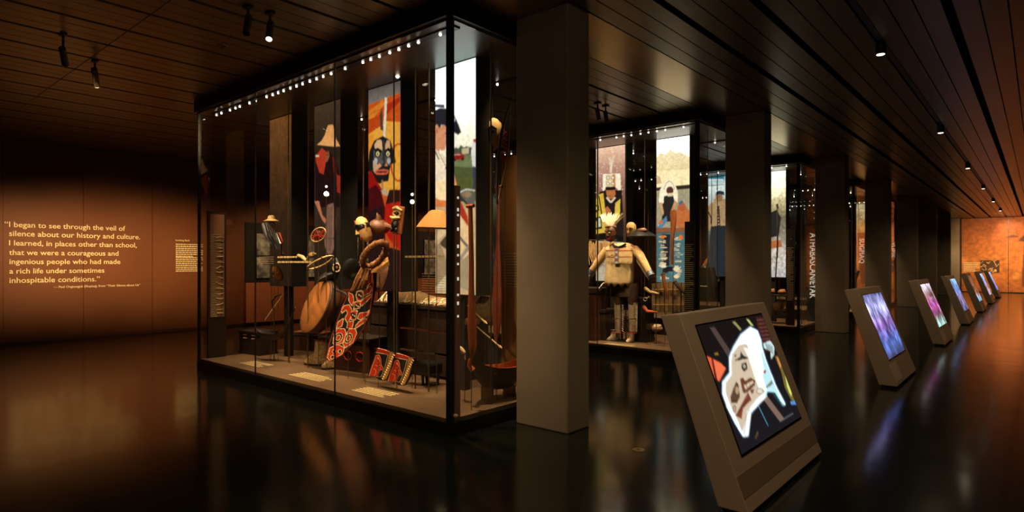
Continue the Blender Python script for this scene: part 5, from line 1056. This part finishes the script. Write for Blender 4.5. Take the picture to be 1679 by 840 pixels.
# boxes and lower exhibits
lidded_box(ondeck(980, 556, 1, .5) + Vector((-.1, .1, 0)), .62, .5, .55, .1, M['wood_dk'], M['wood_dk'], 'dark_chest', 'large dark wooden chest beside the beaded leggings', 'chest', False)
lidded_box(ondeck(966, 556, 1, .27) + Vector((.0, 0, 0)), .5, .4, .95, .0, mat('brown_box', (78, 42, 26)), M['wood_dk'], 'tall_box', 'tall brown box behind the dark chest in the second case', 'box', False)
t = lidded_box(at(1052, 510, 9.75) + Vector((0, 0, ZB - at(1052, 510, 9.75).z)), .34, .3, .78, 0, M['blackp'], M['blackp'], 'black_box', 'black upright box with a fish hook mark, right of the leggings', 'box', False)
p = at(1058, 491, 9.58); MB().tube(circle_pts(p, Vector((.035, 0, 0)), Vector((0, 0, .03)), 14), .006, 5, closed=True).build('hook_mark', M['bone'], t, True); MB().tube([p + Vector((.035, 0, .02)), p + Vector((.09, 0, .06))], .006, 5).build('hook_tail', M['bone'], t)
t = item('mesh_armor', at(1102, 500, 9.6), 'brown woven slat armour under the water photograph', 'armor')
for i in range(9):
    x = 1072 + 7 * i; p0, p1 = at(x, 462, 9.6), at(x, 512, 9.6); MB().box(p0.x - .032, p0.x + .032, 9.6 - .012 + .01 * (i % 2), 9.6 + .012, p1.z, p0.z - .03 * abs(i - 4) / 4).build('slat', M['quill'], t)
for y in (475, 500): MB().tube([at(1069, y, 9.575), at(1132, y, 9.575)], .007, 6).build('binding', M['straw'], t)
for (x0, y0, x1, y1, x2, y2, lab, m) in ((1087, 449, 1090, 470, 1096, 489, 'upright brown horn in front of the woven armour', 'wood'), (1106, 462, 1116, 474, 1127, 486, 'dark slanted stick in front of the woven armour', 'wood_dk'), (1058, 473, 1066, 479, 1081, 482, 'pale curved horn spoon left of the woven armour', 'bone'), (1055, 503, 1062, 511, 1078, 512, 'orange curved horn low beside the kiosk top', 'wood_or')):
    t = item('curved_horn', at(x1, y1, 9.35), lab, 'horn'); MB().tube([at(x0, y0, 9.35), at(x1, y1, 9.33), at(x2, y2, 9.35)], [.034, .03, .012], 8).build('horn', M[m], t, True); MB().tube([at(x0, y0, 9.35), at(x0 + .8, y0 + 1.2, 9.35)], .038, 8).build('butt_ring', M['hide_dk'], t)
p = at(1073, 545, 9.9); t = item('fur_slipper', p, 'spotted fur slipper with pale trim, low at the right of the second case', 'slipper')
MB().ell(p + Vector((0, 0, .07)), .16, .09, .07).build('slipper_body', M['fur'], t, True); MB().tube(circle_pts(p + Vector((.04, 0, .12)), Vector((.08, 0, 0)), Vector((0, .055, .01)), 16), .014, 6, closed=True).build('trim', M['feather'], t, True)
p = onz(1013, 566, ZB); t = thing('floor_caption', (p.x, p.y, ZB), 'pale floor caption in front of the moccasins', 'caption', 'captions printed on the case floors')
text_bars('text_rows', M['tan'], t, (p.x - .25, p.y + .12, ZB + .003), (.55, 0, 0), (0, -.2, 0), 5, .5, 44)
t = item('striped_robe', at(990, 410, 9.85), 'grey fringed robe hanging behind the left sleeve', 'robe', None, False)
b = MB()
for i in range(26): x = 966 + 1.7 * i; p = at(x, 394 + r.uniform(0, 6), 9.75); b.tube([p, p + Vector((r.uniform(-.03, .03), 0, -.22)), p + Vector((r.uniform(-.06, .06), 0, -.42))], [.014, .016, .005], 5)
o = b.build('fringe', M['leather2'], t, True); o['kind'] = 'stuff'
MB().tube([at(962, 394, 9.76), at(1012, 394, 9.76)], .012, 6).build('hanger', M['wood_dk'], t); rod(t, at(980, 394, 9.76))
# third case: dark coat, moccasins on a shelf
Y = 14.85
p = at(1160, 437, Y); t = item('dark_coat', p, 'dark hide coat hanging low behind the second case corner', 'coat', None, False)
def rk(xa, xb, y, dep): A_, B_ = at(xa, y, Y), at(xb, y, Y); return [((A_.x + B_.x) / 2 + (B_.x - A_.x) / 2 * math.cos(2 * PI * i / 20), Y + dep * math.sin(2 * PI * i / 20), A_.z) for i in range(20)]
MB().loft([rk(1152, 1160, 436, .08), rk(1147, 1165, 439, .14), rk(1144, 1168, 455, .17), rk(1143, 1170, 472, .19), rk(1142, 1172, 487, .2)]).build('body', M['blackp'], t, True)
MB().tube([at(1147, 441, Y), at(1143, 455, Y - .05), at(1142, 472, Y - .08)], [.1, .09, .07], 10).build('sleeve', M['blackp'], t, True); MB().tube([at(1165, 441, Y), at(1169, 455, Y - .05), at(1171, 470, Y - .08)], [.1, .09, .07], 10).build('sleeve', M['blackp'], t, True)
MB().tube([at(1148, 469, Y - .21), at(1154, 470, Y - .215), at(1160, 469.5, Y - .21)], .012, 6).build('bead_line', M['feather'], t, True); rod(t, at(1158, 487, Y))
t = item('orange_parka', at(1176, 430, Y + .4), 'orange brown fringed parka beside the dark coat', 'coat', None, False)
Y += .4; MB().loft([rk(1174, 1182, 414, .06), rk(1166, 1186, 418, .12), rk(1168, 1187, 440, .15), rk(1167, 1188, 462, .16)]).build('body', M['hide'], t, True)
MB().tube([at(1168, 420, Y), at(1160, 430, Y - .05), at(1154, 438, Y - .1)], [.09, .075, .06], 10).build('sleeve', M['hide'], t, True); MB().tube([at(1176, 418, Y - .15), at(1177, 440, Y - .17), at(1178, 461, Y - .18)], .03, 6).build('front_trim', M['bone'], t, True); rod(t, at(1177, 461, Y))
t = thing('low_shelf', (-4.75, 14.75, ZB), 'low shelf of brown moccasins in the third case', 'shelf')
MB().box(-5.1, -4.32, 14.5, 14.85, .78, .81).build('top', M['wood_dk'], t); MB().box(-5.1, -4.32, 14.5, 14.85, .44, .465).build('lower_board', M['wood_dk'], t)
for x in (-5.09, -4.36):
    for y in (14.52, 14.81): MB().box(x, x + .03, y - .012, y + .012, .151, .78).build('leg', M['steel'], t)
for i, (x, lab) in enumerate(((-4.95, 'left'), (-4.72, 'middle'), (-4.48, 'right'))):
    t = thing('hide_moccasin', (x, 14.65, .812), f'{lab} brown hide moccasin on the low shelf of the third case', 'moccasin')
    MB().ell((x, 14.65, .875), .085, .14, .06).build('moccasin_body', M['hide'], t, True); MB().tube(circle_pts((x, 14.69, .92), Vector((.05, 0, 0)), Vector((0, .06, .01)), 14), .014, 6, closed=True).build('cuff', M['fur'], t, True)
for i, (x, lab) in enumerate(((-4.9, 'left'), (-4.55, 'right'))):
    t = thing('birch_basket', (x, 14.66, .467), f'{lab} tan bark basket on the lower board of the third case shelf', 'basket')
    MB().lathe((x, 14.66, .467), [(.10, .0), (.13, .1), (.135, .17), (.12, .17), (.09, .02)], 16).build('basket_body', M['straw'], t, True); MB().tube(circle_pts((x, 14.66, .637), Vector((.132, 0, 0)), Vector((0, .132, 0)), 18), .01, 6, closed=True).build('rim', M['hide_dk'], t, True)
t = item('carved_staff', at(1271, 420, 14.7), 'long dark bow shaped staff before the bright photograph in the third case', 'staff'); MB().tube([at(1274, 335, 14.7), at(1275, 400, 14.68), at(1272, 455, 14.7)], [.01, .018, .01], 8).build('staff', M['wood_dk'], t, True); MB().tube([at(1274, 335, 14.7), at(1276, 342, 14.7)], [.03, .01], 8).build('knob', M['wood_dk'], t)
